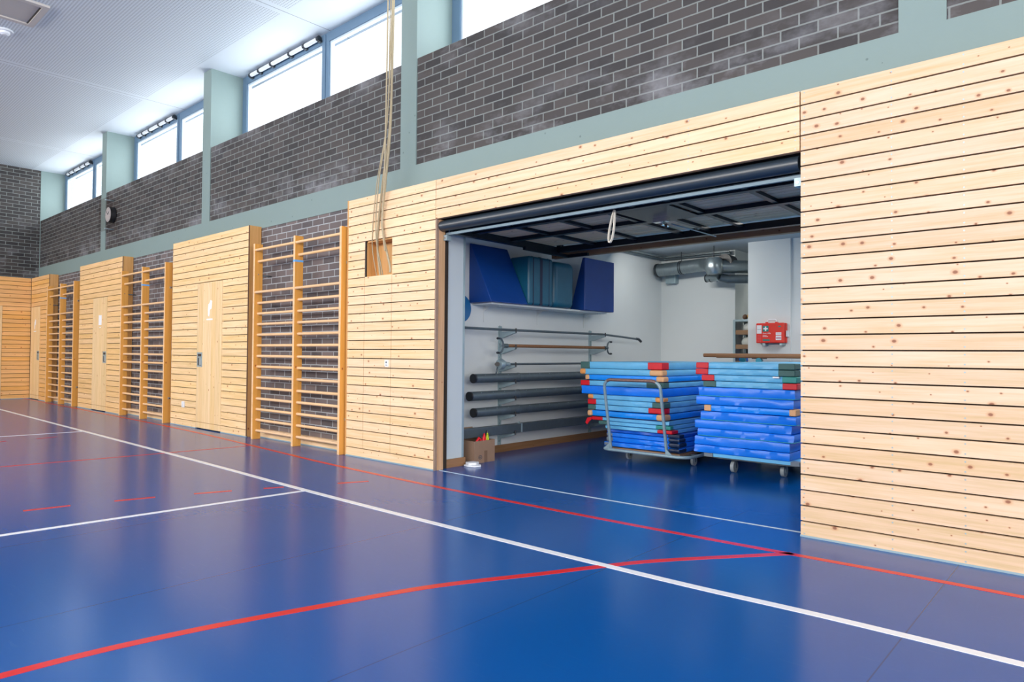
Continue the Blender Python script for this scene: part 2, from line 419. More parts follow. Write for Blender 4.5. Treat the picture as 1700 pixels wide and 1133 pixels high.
# ------------------------------------------------------------------ mesh helpers
WLOC = {}
class MB:
    def __init__(self):
        self.v = []; self.f = []; self.mi = []; self.sm = []; self.mats = []
    def slot(self, mat):
        mt = M[mat] if isinstance(mat, str) else mat
        if mt not in self.mats: self.mats.append(mt)
        return self.mats.index(mt)
    def add(self, vs, fs, mat, smooth=False):
        k = len(self.v); s = self.slot(mat)
        self.v += [tuple(p) for p in vs]
        for f in fs:
            self.f.append([i + k for i in f]); self.mi.append(s); self.sm.append(smooth)
        return self
    def box(self, x0, x1, y0, y1, z0, z1, mat):
        if x0 > x1: x0, x1 = x1, x0
        if y0 > y1: y0, y1 = y1, y0
        if z0 > z1: z0, z1 = z1, z0
        vs = [(x0, y0, z0), (x1, y0, z0), (x1, y1, z0), (x0, y1, z0), (x0, y0, z1), (x1, y0, z1), (x1, y1, z1), (x0, y1, z1)]
        fs = [(0, 3, 2, 1), (4, 5, 6, 7), (0, 1, 5, 4), (1, 2, 6, 5), (2, 3, 7, 6), (3, 0, 4, 7)]
        return self.add(vs, fs, mat)
    def prism(self, pts, axis, a0, a1, mat):
        """pts: 2D outline; axis the extrusion axis"""
        n = len(pts); vs = []
        for a in (a0, a1):
            for (p, q) in pts:
                vs.append({'x': (a, p, q), 'y': (p, a, q), 'z': (p, q, a)}[axis])
        fs = [tuple(range(n)), tuple(range(2 * n - 1, n - 1, -1))]
        for i in range(n):
            j = (i + 1) % n
            fs.append((i, j, n + j, n + i))
        return self.add(vs, fs, mat)
    def tube(self, pts, r, mat, n=12, caps=True, closed=False):
        pts = [Vector(p) for p in pts]
        rs = r if isinstance(r, (list, tuple)) else [r] * len(pts)
        N = len(pts); vs = []; fs = []
        ref = None
        for i, p in enumerate(pts):
            a = pts[(i - 1) % N] if (i > 0 or closed) else p
            b = pts[(i + 1) % N] if (i < N - 1 or closed) else p
            d = (b - a).normalized()
            if ref is None:
                ref = Vector((0, 0, 1)) if abs(d.z) < 0.9 else Vector((1, 0, 0))
            u = (ref - d * ref.dot(d)).normalized(); w = d.cross(u); ref = u
            for k in range(n):
                t = 2 * math.pi * k / n
                vs.append(p + (u * math.cos(t) + w * math.sin(t)) * rs[i])
        for i in range(N if closed else N - 1):
            for k in range(n):
                a = i * n + k; b = i * n + (k + 1) % n
                j = (i + 1) % N
                c = j * n + (k + 1) % n; d = j * n + k
                fs.append((a, b, c, d))
        if closed:
            return self.add(vs, fs, mat, True)
        self.add(vs, fs, mat, True)
        if caps:
            for i, rev in ((0, True), (N - 1, False)):
                ring = [vs[i * n + k] for k in range(n)]
                self.add(ring, [tuple(range(n))[::-1] if rev else tuple(range(n))], mat)
        return self
    def cyl(self, c, r, axis, length, mat, n=20):
        c = Vector(c); d = {'x': Vector((1, 0, 0)), 'y': Vector((0, 1, 0)), 'z': Vector((0, 0, 1))}[axis] * (length / 2)
        return self.tube([c - d, c + d], r, mat, n)
    def sphere(self, c, r, mat, n=16, sx=1, sy=1, sz=1):
        vs = []; fs = []
        for i in range(n // 2 + 1):
            th = math.pi * i / (n // 2)
            for k in range(n):
                ph = 2 * math.pi * k / n
                vs.append((c[0] + r * sx * math.sin(th) * math.cos(ph), c[1] + r * sy * math.sin(th) * math.sin(ph), c[2] + r * sz * math.cos(th)))
        for i in range(n // 2):
            for k in range(n):
                fs.append((i * n + k, (i + 1) * n + k, (i + 1) * n + (k + 1) % n, i * n + (k + 1) % n))
        return self.add(vs, fs, mat, True)
    def build(self, name, parent=None, bevel=0.0, seg=2):
        xs = [p[0] for p in self.v]; ys = [p[1] for p in self.v]; zs = [p[2] for p in self.v]
        o = Vector(((min(xs) + max(xs)) / 2, (min(ys) + max(ys)) / 2, min(zs)))
        me = bpy.data.meshes.new(name)
        me.from_pydata([(p[0] - o.x, p[1] - o.y, p[2] - o.z) for p in self.v], [], self.f)
        for mt in self.mats: me.materials.append(mt)
        me.polygons.foreach_set('material_index', self.mi)
        me.polygons.foreach_set('use_smooth', self.sm)
        me.update()
        bm = bmesh.new(); bm.from_mesh(me)
        bmesh.ops.remove_doubles(bm, verts=bm.verts, dist=1e-6)
        bmesh.ops.recalc_face_normals(bm, faces=bm.faces)
        for ed in bm.edges:
            if len(ed.link_faces) == 2 and ed.calc_face_angle(0) > math.radians(42): ed.smooth = False
        bm.to_mesh(me); bm.free()
        ob = bpy.data.objects.new(name, me)
        col.objects.link(ob)
        WLOC[ob.name] = o
        if parent is not None:
            ob.parent = parent
            ob.location = o - WLOC[parent.name]
        else:
            ob.location = o
        if bevel > 0:
            b = ob.modifiers.new('edge', 'BEVEL'); b.width = bevel; b.segments = seg; b.limit_method = 'ANGLE'; b.angle_limit = math.radians(40)
        return ob

def tag(o, label, cat=None, group=None, kind=None):
    o['label'] = label
    if cat: o['category'] = cat
    if group: o['group'] = group
    if kind: o['kind'] = kind
    return o
def struct(o, label=None):
    o['kind'] = 'structure'
    if label: o['label'] = label
    return o
def empty(name, loc, label, cat, group=None):
    o = bpy.data.objects.new(name, None); col.objects.link(o)
    o.location = loc; o.empty_display_size = 0.1
    WLOC[o.name] = Vector(loc)
    return tag(o, label, cat, group)
def text_part(name, s, size, loc, mat, parent, rot=(math.pi / 2, 0, 0), label=None, depth=0.0006, align='LEFT'):
    cu = bpy.data.curves.new(name, 'FONT'); cu.body = s; cu.size = size; cu.extrude = depth; cu.align_x = align
    tmp = bpy.data.objects.new(name + '_tmp', cu); col.objects.link(tmp)
    dg = bpy.context.evaluated_depsgraph_get()
    me = bpy.data.meshes.new_from_object(tmp.evaluated_get(dg))
    bpy.data.objects.remove(tmp)
    me.materials.clear(); me.materials.append(M[mat])
    o = bpy.data.objects.new(name, me); col.objects.link(o)
    o.rotation_euler = rot
    o.parent = parent
    o.location = Vector(loc) - WLOC[parent.name]
    if label: o['label'] = label
    return o

# ------------------------------------------------------------------ key dimensions
XE = -19.65       # face of the end wall panelling
YB = 0.18         # face of brick and concrete behind the panelling
HW = 2.90         # panelling height (29 boards)
CEIL = 5.57
PX = [(-15.42, -15.16), (-10.80, -10.53), (-5.885, -5.625), (-1.02, -0.765), (3.95, 4.21)]   # concrete piers

# ------------------------------------------------------------------ floor, ceiling, walls
b = MB(); b.box(XE - 0.3, 14.0, -11.0, 6.6, -0.2, 0.0, 'floor'); struct(b.build('floor'), 'glossy blue sports floor')
b = MB(); b.box(XE - 0.3, 14.0, -11.0, 1.0, CEIL, CEIL + 0.15, 'ceiling'); struct(b.build('ceiling'), 'white perforated ceiling')

# long wall: lower brick behind the wall bars, concrete beam, upper brick, piers
bays = [(XE - 0.15, PX[0][0]), (PX[0][1], PX[1][0]), (PX[1][1], PX[2][0]), (PX[2][1], PX[3][0]), (PX[3][1], PX[4][0]), (PX[4][1], 14.0)]
b = MB()
for (x0, x1) in bays:
    b.box(x0, x1, YB + 0.012, 0.75, 3.18, 4.335, 'brick')
b.box(-18.25, -15.95, YB + 0.008, 0.40, 0.0, 2.88, 'brick_low')
b.box(-13.70, -11.35, YB + 0.008, 0.40, 0.0, 2.88, 'brick_low')
b.box(-8.96, -6.52, YB + 0.008, 0.40, 0.0, 2.88, 'brick_low')
struct(b.build('wall_back'), 'dark brick long wall')
b = MB(); b.box(XE - 0.15, 14.0, YB, 0.60, 2.88, 3.18, 'concrete')
struct(b.build('wall_beam'), 'grey green concrete beam above the panelling')
for i, (x0, x1) in enumerate(PX):
    b = MB(); b.box(x0, x1, YB, 0.78, 3.18, CEIL, 'concrete')
    struct(b.build('pillar'), 'grey green concrete pier between the high windows')
b = MB(); b.box(XE - 0.40, XE - 0.12, YB, 0.78, 3.18, CEIL, 'concrete')
struct(b.build('pillar'), 'grey green concrete pier in the corner')

# end wall
b = MB(); b.box(XE - 0.4, XE - 0.13, -11.0, YB, HW - 0.1, CEIL, 'brick_end')
b.box(XE - 0.4, XE - 0.03, -11.0, YB, 0, HW - 0.1, 'backing')
struct(b.build('wall_end'), 'dark brick end wall')
# walls behind the camera
b = MB()
b.box(XE - 0.3, 14.0, -11.2, -11.0, 0, 2.95, 'wood_p2'); b.box(XE - 0.3, 14.0, -11.2, -11.0, 2.95, CEIL, 'hall_plaster')
struct(b.build('wall_front'))
b = MB(); b.box(14.0, 14.2, -11.0, 6.6, 0, CEIL, 'hall_plaster'); struct(b.build('wall_right'))

# ------------------------------------------------------------------ high windows
wi = 0
winbays = [(XE - 0.12, PX[0][0], -17.61), (PX[0][1], PX[1][0], -12.98), (PX[1][1], PX[2][0], -8.17), (PX[2][1], PX[3][0], -3.32), (PX[3][1], PX[4][0], 1.6)]
for (x0, x1, xm) in winbays:
    wi += 1
    y0, y1 = 0.69, 0.76
    zb = 4.335
    b = MB()
    b.box(x0, x0 + 0.13, y0, y1, zb + 0.09, CEIL - 0.125, 'winframe'); b.box(x1 - 0.13, x1, y0, y1, zb + 0.09, CEIL - 0.125, 'winframe')
    b.box(x0, x1, y0, y1, CEIL - 0.125, CEIL, 'winframe'); b.box(x0, x1, y0, y1, zb, zb + 0.09, 'winframe')
    b.box(xm - 0.085, xm + 0.085, y0, y1, zb + 0.09, CEIL - 0.125, 'winframe')
    b.box(xm - 0.012, xm + 0.012, y0 - 0.012, y0, zb + 0.02, CEIL - 0.02, 'winframe')
    w = struct(b.build('window_%d' % wi), 'high two-pane window with blue grey frame')
    for (a, c) in ((x0 + 0.13, xm - 0.085), (xm + 0.085, x1 - 0.13)):
        f = MB()
        t = 0.028
        f.box(a, a + t, y0 + 0.02, y1, zb + 0.09, CEIL - 0.125, 'winseal'); f.box(c - t, c, y0 + 0.02, y1, zb + 0.09, CEIL - 0.125, 'winseal')
        f.box(a + t, c - t, y0 + 0.02, y1, CEIL - 0.125 - t, CEIL - 0.125, 'winseal'); f.box(a + t, c - t, y0 + 0.02, y1, zb + 0.09, zb + 0.09 + t, 'winseal')
        sash = f.build('sash', w)
        g = MB(); g.box(a + t, c - t, y0 + 0.04, y0 + 0.046, zb + 0.09 + t, CEIL - 0.125 - t, 'glass')
        g.build('pane', w)
# window opener rods under the ceiling, over the first pane of each window
for (x0, x1, xm), nm in zip(winbays[:4], ('window nearest the end wall', 'window above the clock bay', 'window over the first wall bars', 'window above the gate')):
    e = empty('window_opener', ((x0 + xm) / 2, 0.65, 5.47), 'white tubular window opener with dark clips on the high ' + nm, 'window opener', 'window openers under the ceiling')
    a0, a1 = x0 + 0.32, xm - 0.10
    b = MB(); b.tube([(a0, 0.645, 5.515), (a1, 0.645, 5.515)], 0.03, 'white_plastic', 14); b.build('tube', e)
    for k, fr in enumerate((0.0, 0.14, 0.33, 0.60, 0.80, 0.985)):
        xx = a0 + (a1 - a0) * fr
        b = MB(); b.tube([(xx, 0.645, 5.515), (xx + 0.045, 0.645, 5.515)], 0.037, 'steel_dark', 12); b.box(xx, xx + 0.05, 0.645, 0.69, 5.47, 5.50, 'steel_dark')
        b.build('clip', e)

# ------------------------------------------------------------------ timber panelling on the long wall
GAP = 0.0095
BT = 0.022
def boards_x(b, x0, x1, k0, k1, mat, y=0.0, jx=0.004):
    for k in range(k0, k1):
        z0 = 0.1 * k + (GAP / 2 if k > 0 else 0.012)
        z1 = 0.1 * (k + 1) - GAP / 2
        b.box(x0 + jx / 2, x1 - jx / 2, y, y + BT, z0, z1, mat)
def screws(b, xs, k0, k1, y=0.0):
    for x in xs:
        for k in range(k0, k1):
            for dz in (0.022, 0.078):
                z = 0.1 * k + dz; r = 0.005
                vs = [(x + r * math.cos(math.pi / 3 * i), y - 0.0008, z + r * math.sin(math.pi / 3 * i)) for i in range(6)]
                b.add(vs, [tuple(range(6))], 'galv')

# right of the gate
b = MB(); boards_x(b, -1.553, 14.0, 0, 29, 'wood_right'); b.box(-1.548, 14.0, BT, YB, 0.0, HW - 0.002, 'backing')
b.box(-1.553, 14.0, -0.004, BT, 0, 0.012, 'seal'); screws(b, (-1.528, -1.02, -0.655, -0.16), 0, 29)
struct(b.build('wall_panel_gate_side'), 'pale knotty spruce panelling beside the gate opening')
# lintel over the gate
b = MB(); boards_x(b, -5.092, -1.557, 25, 29, 'wood_lintel'); b.box(-5.092, -1.557, BT, YB, 2.52, HW - 0.002, 'backing')
b.box(-5.092, -1.557, BT, 0.045, 2.503, 2.52, 'wood_jamb'); screws(b, (-1.585, -2.35), 25, 29)
struct(b.build('wall_panel_lintel'), 'spruce boards over the gate')
# panel with the niche, left of the gate
XN0, XN1 = -6.262, -5.783
b = MB()
boards_x(b, -6.577, -5.095, 0, 1, 'wood_mid')
for k0, k1, xs in ((1, 20, (-6.577, XN0, XN1, -5.095)),):
    for a, c in zip(xs, xs[1:]): boards_x(b, a, c, k0, k1, 'wood_mid', jx=0.006)
boards_x(b, -6.577, XN0, 20, 24, 'wood_mid'); boards_x(b, XN1, -5.095, 20, 24, 'wood_mid')
boards_x(b, -6.577, -5.095, 24, 29, 'wood_mid')
b.box(-6.572, -5.097, BT, YB, 0, 2.0, 'backing'); b.box(-6.572, XN0, BT, YB, 2.0, 2.4, 'backing'); b.box(XN1, -5.097, BT, YB, 2.0, 2.4, 'backing')
b.box(-6.572, -5.097, BT, YB, 2.4, HW - 0.002, 'backing')
b.box(-6.577, -5.095, -0.004, BT, 0, 0.012, 'seal')
# niche lining
b.box(XN0 + 0.02, XN1, 0.15, YB, 2.0, 2.4, 'wood_niche'); b.box(XN0, XN0 + 0.02, BT, 0.15, 2.0, 2.4, 'wood_niche')
b.box(XN0, XN0 + 0.012, BT * 0.2, BT, 2.0, 2.4, 'black')
b.box(XN0, XN1, BT, 0.15, 2.385, 2.4, 'wood_niche'); b.box(XN0, XN1, 0.004, 0.15, 1.996, 2.004, 'wood_mid')
struct(b.build('wall_panel_niche'), 'spruce panelling with a small open cord niche')
# gate jamb and reveal beside it
b = MB(); b.box(-5.094, -5.078, 0.0, 0.035, 0, 2.5, 'jamb_edge'); b.box(-5.098, -5.072, 0.035, 0.11, 0, 2.5, 'wood_jamb')
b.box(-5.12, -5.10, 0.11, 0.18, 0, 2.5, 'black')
struct(b.build('trim_1'), 'brown timber jamb of the gate')

def door_panel(name, x0, x1, dx0, dx1, mat, side=True, label=''):
    b = MB()
    boards_x(b, x0, dx0, 0, 22, mat)
    boards_x(b, dx1, x1 - 0.012, 0, 22, mat)
    boards_x(b, x0, x1 - 0.012, 22, 29, mat)
    b.box(x0 + 0.004, dx0 - 0.002, BT, YB, 0, 2.2, 'backing'); b.box(dx1 + 0.002, x1 - 0.024, BT, YB, 0, 2.2, 'backing')
    b.box(x0 + 0.004, x1 - 0.024, BT, YB, 2.2, HW - 0.002, 'backing')
    b.box(dx0 - 0.002, dx1 + 0.002, 0.075, YB, 0, 2.2, 'backing')
    b.box(x0, dx0, -0.004, BT, 0, 0.012, 'seal'); b.box(dx1, x1, -0.004, BT, 0, 0.012, 'seal')
    if side:
        b.box(x1 - 0.012, x1, 0.0, 0.012, 0.012, HW, 'edge_dark')
        b.box(x1 - 0.024, x1, 0.012, YB, 0.0, HW, 'wood_side')
        b.box(x0, x0 + 0.004, 0.0, YB, 0.0, HW, 'wood_side')
    return struct(b.build(name), label)

def hall_door(n, dx0, dx1, handle_side, sign, label):
    b = MB(); b.box(dx0 + 0.004, dx1 - 0.004, -0.001, 0.045, 0.104, 2.194, 'wood_door')
    b.box(dx0 + 0.004, dx1 - 0.004, -0.001, 0.045, 0.014, 0.098, 'wood_door')
    d = struct(b.build('door_%d' % n), label)
    hx = dx0 + 0.02 if handle_side < 0 else dx1 - 0.19
    h = MB()
    w, z0, z1 = 0.17, 0.93, 1.15
    t = 0.022
    h.box(hx, hx + w, -0.005, 0.0, z0, z0 + t, 'galv'); h.box(hx, hx + w, -0.005, 0.0, z1 - t, z1, 'galv')
    h.box(hx, hx + t, -0.005, 0.0, z0 + t, z1 - t, 'galv'); h.box(hx + w - t, hx + w, -0.005, 0.0, z0 + t, z1 - t, 'galv')
    h.box(hx + t, hx + w - t, -0.0028, -0.0012, z0 + t, z1 - t, 'steel_dark')
    hh = h.build('door_handle', d); hh['label'] = 'steel recessed pull plate'
    g = MB(); g.box(hx + t + 0.045, hx + w - t - 0.004, -0.0045, -0.003, z0 + t + 0.008, z1 - t - 0.06, 'galv')
    g.box(hx + 0.05, hx + w - 0.03, -0.012, -0.003, z1 - 0.085, z1 - 0.062, 'galv')
    g.build('grip', hh)
    if sign:
        cx, zc, kind_ = sign
        s = MB()
        if kind_ == 'figure':
            # white standing figure pictogram above a narrow name strip
            pts = [(-0.055, -0.10), (-0.015, -0.12), (0.005, -0.02), (0.06, 0.0), (0.075, 0.11), (0.02, 0.125), (-0.01, 0.08), (-0.05, 0.06), (-0.06, -0.02)]
            s.prism([(cx + p, zc + q) for p, q in pts], 'y', -0.0025, -0.001, 'sign_white')
            s.box(cx - 0.1, cx + 0.095, -0.0025, -0.001, zc - 0.172, zc - 0.15, 'sign_white')
        else:
            s.box(cx - 0.085, cx + 0.075, -0.0025, -0.001, zc - 0.09, zc + 0.10, 'sign_white')
            s.box(cx - 0.04, cx + 0.05, -0.0025, -0.001, zc - 0.145, zc - 0.13, 'sign_white')
        s.build('sign', d)['label'] = 'white vinyl door sign'
    return d

door_panel('wall_panel_near_door', -11.405, -8.905, -10.475, -9.66, 'wood_p3', label='honey spruce panelling around a flush door')
door_panel('wall_panel_middle_door', -16.03, -13.625, -15.19, -14.385, 'wood_p2', label='golden spruce panelling around a flush door')
door_panel('wall_panel_corner_door', XE + 0.03, -18.18, XE + 0.05, -18.86, 'wood_p1', label='golden spruce panelling in the corner')
hall_door(1, -10.475, -9.66, -1, (-10.06, 1.80, 'figure'), 'flush spruce door beside the first wall bars')
hall_door(2, -15.19, -14.385, 1, (-14.76, 1.75, 'plate'), 'flush spruce door in the middle panelling')
hall_door(3, XE + 0.05, -18.86, 1, (-19.25, 1.77, 'figure'), 'flush spruce door in the corner')

# end wall panelling
b = MB()
for k in range(29):
    z0 = 0.1 * k + (GAP / 2 if k else 0.012); z1 = 0.1 * (k + 1) - GAP / 2
    if k >= 22:
        b.box(XE - BT, XE, -10.9, -0.002, z0, z1, 'wood_end')
    else:
        b.box(XE - BT, XE, -0.56, -0.002, z0, z1, 'wood_end'); b.box(XE - BT, XE, -10.9, -1.46, z0, z1, 'wood_end')
b.box(XE - BT, XE + 0.004, -0.56, -0.002, 0, 0.012, 'seal')
struct(b.build('wall_panel_end'), 'golden spruce panelling of the end wall')
b = MB(); b.box(XE - BT - 0.005, XE + 0.001, -1.455, -0.565, 0.014, 2.2, 'wood_door')
struct(b.build('door_4'), 'flush door in the end wall')

# skirting boards below the brick between the panels
for i, (x0, x1) in enumerate(((-18.18, -16.03), (-13.625, -11.405), (-8.905, -6.577))):
    b = MB(); b.box(x0, x1, 0.13, YB + 0.01, 0.012, 0.11, 'wood_mid'); b.box(x0, x1, 0.126, YB, 0, 0.012, 'seal')
    struct(b.build('baseboard_%s' % ('end', 'middle', 'near')[i]))
    # side cheeks of the recess
b = MB(); b.box(-6.60, -6.577, 0.0, YB, 0, HW, 'wood_side'); struct(b.build('trim_3'))

# ------------------------------------------------------------------ wall bars
def wall_bars(xs, label):
    x0, x1, x2 = xs
    e = empty('wall_bars', ((x0 + x2) / 2, 0, 0), label, 'wall bars', 'climbing wall bars along the brick')
    yf, yb = -0.06, 0.055
    for i, x in enumerate(xs):
        b = MB(); b.box(x - 0.02, x + 0.02, yf, yb, 0.0, 2.61, 'wood_post')
        b.slot('wood_rung')
        p = b.build('side_post', e, bevel=0.003)
        # pale front edge of the post
        me = p.data
        for poly in me.polygons:
            if poly.normal.y < -0.9: poly.material_index = 1
        # steel wall brackets
        for z in (0.40, 2.20):
            if i == 2:
                k = MB(); k.box(x + 0.02, x + 0.026, yb - 0.045, YB, z - 0.015, z + 0.015, 'galv'); k.cyl((x + 0.03, yb - 0.028, z), 0.011, 'x', 0.012, 'chrome', 10)
                k.build('wall_bracket', e)
            elif i == 0:
                k = MB(); k.cyl((x + 0.024, yf + 0.05, z), 0.007, 'x', 0.010, 'chrome', 10); k.build('bolt', e)
                k = MB(); k.cyl((x + 0.004, (yb + YB + 0.008) / 2, z - 0.01), 0.009, 'y', YB + 0.008 - yb, 'galv_dark', 8); k.build('wall_bracket', e)
        for f, (a, c) in enumerate(((x0, x1), (x1, x2))):
            pass
    zs = [0.115 + 0.1418 * k for k in range(14)] + [2.375, 2.525]
    for (a, c) in ((x0, x1), (x1, x2)):
        for k, z in enumerate(zs):
            fw = k in (13, 15)
            yy = -0.040 if fw else -0.002
            b = MB(); b.tube([(a + 0.018, yy, z), (c - 0.018, yy, z)], 0.0175, 'wood_rung', 12)
            b.build('rung', e)
    b = MB(); b.box(x1 - 0.0212, x1 + 0.0212, yf - 0.001, yb + 0.001, 2.285, 2.31, 'tape_blue')
    b.build('tape', e)['label'] = 'light blue tape around the middle post'
    return e
wall_bars((-8.64, -7.635, -6.645), 'two-field pine wall bars beside the panel with the cord niche')
wall_bars((-13.50, -12.53, -11.565), 'two-field pine wall bars between the two middle flush doors')
wall_bars((-18.08, -17.13, -16.21), 'two-field pine wall bars closest to the dark end wall')

# ------------------------------------------------------------------ wall clock behind its guard
e = empty('wall_clock', (-14.72, YB, 3.66), 'round wall clock behind a clear guard plate on the dark brick', 'clock')
b = MB(); b.cyl((-14.72, 0.135, 3.82), 0.155, 'y', 0.09, 'black', 36); b.build('case', e)
b = MB(); b.cyl((-14.72, 0.086, 3.82), 0.142, 'y', 0.006, 'clock_face', 36); fc = b.build('dial', e)
b = MB()
for k in range(12):
    a = math.pi / 6 * k; cx, cz = -14.72 + 0.115 * math.sin(a), 3.82 + 0.115 * math.cos(a)
    b.box(cx - 0.005, cx + 0.005, 0.083, 0.085, cz - 0.008, cz + 0.008, 'ink')
b.build('hour_marks', fc)
b = MB(); b.tube([(-14.72, 0.081, 3.82), (-14.655, 0.081, 3.865)], 0.005, 'ink', 6); b.build('hour_hand', e)
b = MB(); b.tube([(-14.72, 0.078, 3.82), (-14.80, 0.078, 3.90)], 0.0035, 'ink', 6); b.build('minute_hand', e)
t = NT('smoky guard plate')
tr = t.node('ShaderNodeBsdfTransparent'); tr.inputs[0].default_value = (0.90, 0.87, 0.86, 1)
gl = t.node('ShaderNodeBsdfGlossy'); gl.inputs['Roughness'].default_value = 0.05
mx = t.node('ShaderNodeMixShader'); mx.inputs[0].default_value = 0.04; t.link(tr.outputs[0], mx.inputs[1]); t.link(gl.outputs[0], mx.inputs[2])
t.link(mx.outputs[0], t.n['Material Output'].inputs['Surface']); M['guard'] = t.m
b = MB(); b.box(-15.09, -14.35, 0.035, 0.041, 3.50, 4.14, 'guard'); b.build('guard_plate', e)
for (xx, zz) in ((-14.72, 4.10), (-14.72, 3.54)):
    b = MB(); b.tube([(xx, 0.03, zz), (xx, YB + 0.012, zz)], 0.012, 'galv', 8); b.build('standoff', e)

# ------------------------------------------------------------------ hanging cords to the niche
def cord(pts, r, label, strands=1):
    P = [Vector(p) for p in pts]; out = []
    for i in range(len(P) - 1):
        p0 = P[max(i - 1, 0)]; p1 = P[i]; p2 = P[i + 1]; p3 = P[min(i + 2, len(P) - 1)]
        for s in range(8):
            t_ = s / 8
            out.append(0.5 * ((2 * p1) + (-p0 + p2) * t_ + (2 * p0 - 5 * p1 + 4 * p2 - p3) * t_ ** 2 + (-p0 + 3 * p1 - 3 * p2 + p3) * t_ ** 3))
    out.append(P[-1])
    b = MB(); b.tube(out, r, 'rope', 8)
    return tag(b.build('climbing_rope'), label, 'rope', 'cords hanging down to the niche')
cord([(-5.60, -0.20, CEIL), (-5.68, -0.14, 4.70), (-5.80, -0.07, 3.66), (-6.02, -0.03, 3.0), (-6.125, -0.005, 2.40), (-6.10, 0.03, 2.06), (-6.10, 0.05, 2.005)], 0.005, 'thin pale cord, outermost towards the wall bars, hanging into the niche')
cord([(-5.54, -0.20, CEIL), (-5.62, -0.14, 4.86), (-5.75, -0.07, 3.60), (-5.92, -0.03, 2.98), (-6.03, -0.005, 2.40), (-6.03, 0.03, 2.06), (-6.03, 0.05, 2.005)], 0.0115, 'thick tan cord ending in the middle of the niche floor')
cord([(-5.535, -0.23, CEIL), (-5.60, -0.17, 4.85), (-5.70, -0.10, 3.62), (-5.84, -0.05, 3.0), (-5.925, -0.025, 2.62), (-5.90, -0.02, 2.40), (-5.84, -0.012, 2.20), (-5.80, -0.010, 2.08), (-5.80, -0.010, 2.02)], 0.012, 'thick tan cord swinging to the gate side of the niche')
cord([(-5.515, -0.30, CEIL), (-5.575, -0.25, 4.85), (-5.705, -0.16, 3.62), (-5.80, -0.10, 3.0), (-5.86, -0.07, 2.62), (-5.875, -0.055, 2.45), (-5.845, -0.045, 2.25)], 0.008, 'tan cord crossing the cord on the gate side of the niche')
cord([(-5.50, -0.25, CEIL), (-5.57, -0.20, 4.85), (-5.72, -0.13, 3.62), (-5.93, -0.075, 2.98), (-6.012, -0.04, 2.45), (-6.005, 0.03, 2.10), (-6.002, 0.05, 2.005)], 0.007, 'tan cord lying against the thick cord in the niche')

# ------------------------------------------------------------------ small things on the panelling
b = MB(); b.box(-10.945, -10.865, -0.022, 0.0, 0.29, 0.385, 'white_plastic')
o = tag(b.build('wall_socket', bevel=0.004), 'small white wall socket low beside the flush door', 'socket')
b = MB(); b.box(-10.93, -10.88, -0.026, -0.022, 0.305, 0.35, 'kit_white'); b.build('cover_plate', o)
b = MB(); b.box(-5.885, -5.822, -0.002, 0.0, 1.015, 1.088, 'sign_white')
o = tag(b.build('notice_sticker'), 'small white notice sticker on the panel below the niche', 'sticker')
b = MB(); b.cyl((-5.858, -0.0026, 1.062), 0.011, 'y', 0.001, 'ink', 14); b.box(-5.872, -5.834, -0.003, -0.002, 1.026, 1.030, 'ink'); b.box(-5.872, -5.845, -0.003, -0.002, 1.034, 1.038, 'ink')
b.build('print', o)

# ------------------------------------------------------------------ ceiling lamp and smoke detector
e = empty('ceiling_lamp', (-10.9, -2.05, CEIL - 0.04), 'square recessed ceiling lamp with a pale frame', 'lamp')
b = MB()
x0, x1, y0, y1 = -11.0, -10.2, -2.95, -2.05
b.box(x0, x1, y0, y0 + 0.07, CEIL - 0.03, CEIL, 'lamp_frame'); b.box(x0, x1, y1 - 0.07, y1, CEIL - 0.03, CEIL, 'lamp_frame')
b.box(x0, x0 + 0.07, y0 + 0.07, y1 - 0.07, CEIL - 0.03, CEIL, 'lamp_frame'); b.box(x1 - 0.07, x1, y0 + 0.07, y1 - 0.07, CEIL - 0.03, CEIL, 'lamp_frame')
b.build('frame', e)
b = MB(); b.box(x0 + 0.07, x1 - 0.07, y0 + 0.07, y1 - 0.07, CEIL - 0.012, CEIL, 'lamp_taupe'); b.build('diffuser', e)
b = MB(); b.box(x0 + 0.07, x1 - 0.07, y1 - 0.088, y1 - 0.07, CEIL - 0.02, CEIL - 0.012, 'steel_dark'); b.box(x1 - 0.088, x1 - 0.07, y0 + 0.07, y1 - 0.07, CEIL - 0.02, CEIL - 0.012, 'steel_dark'); b.build('shadow_gap', e)
e = empty('smoke_detector', (-11.45, -2.27, CEIL - 0.07), 'round white smoke detector on the perforated ceiling', 'smoke detector')
b = MB(); b.cyl((-11.45, -2.27, CEIL - 0.012), 0.10, 'z', 0.024, 'white_plastic', 24); b.build('base', e)
b = MB(); b.tube([(-11.45, -2.27, CEIL - 0.024), (-11.45, -2.27, CEIL - 0.05), (-11.45, -2.27, CEIL - 0.068)], [0.065, 0.06, 0.035], 'white_plastic', 20); b.build('sensor', e)

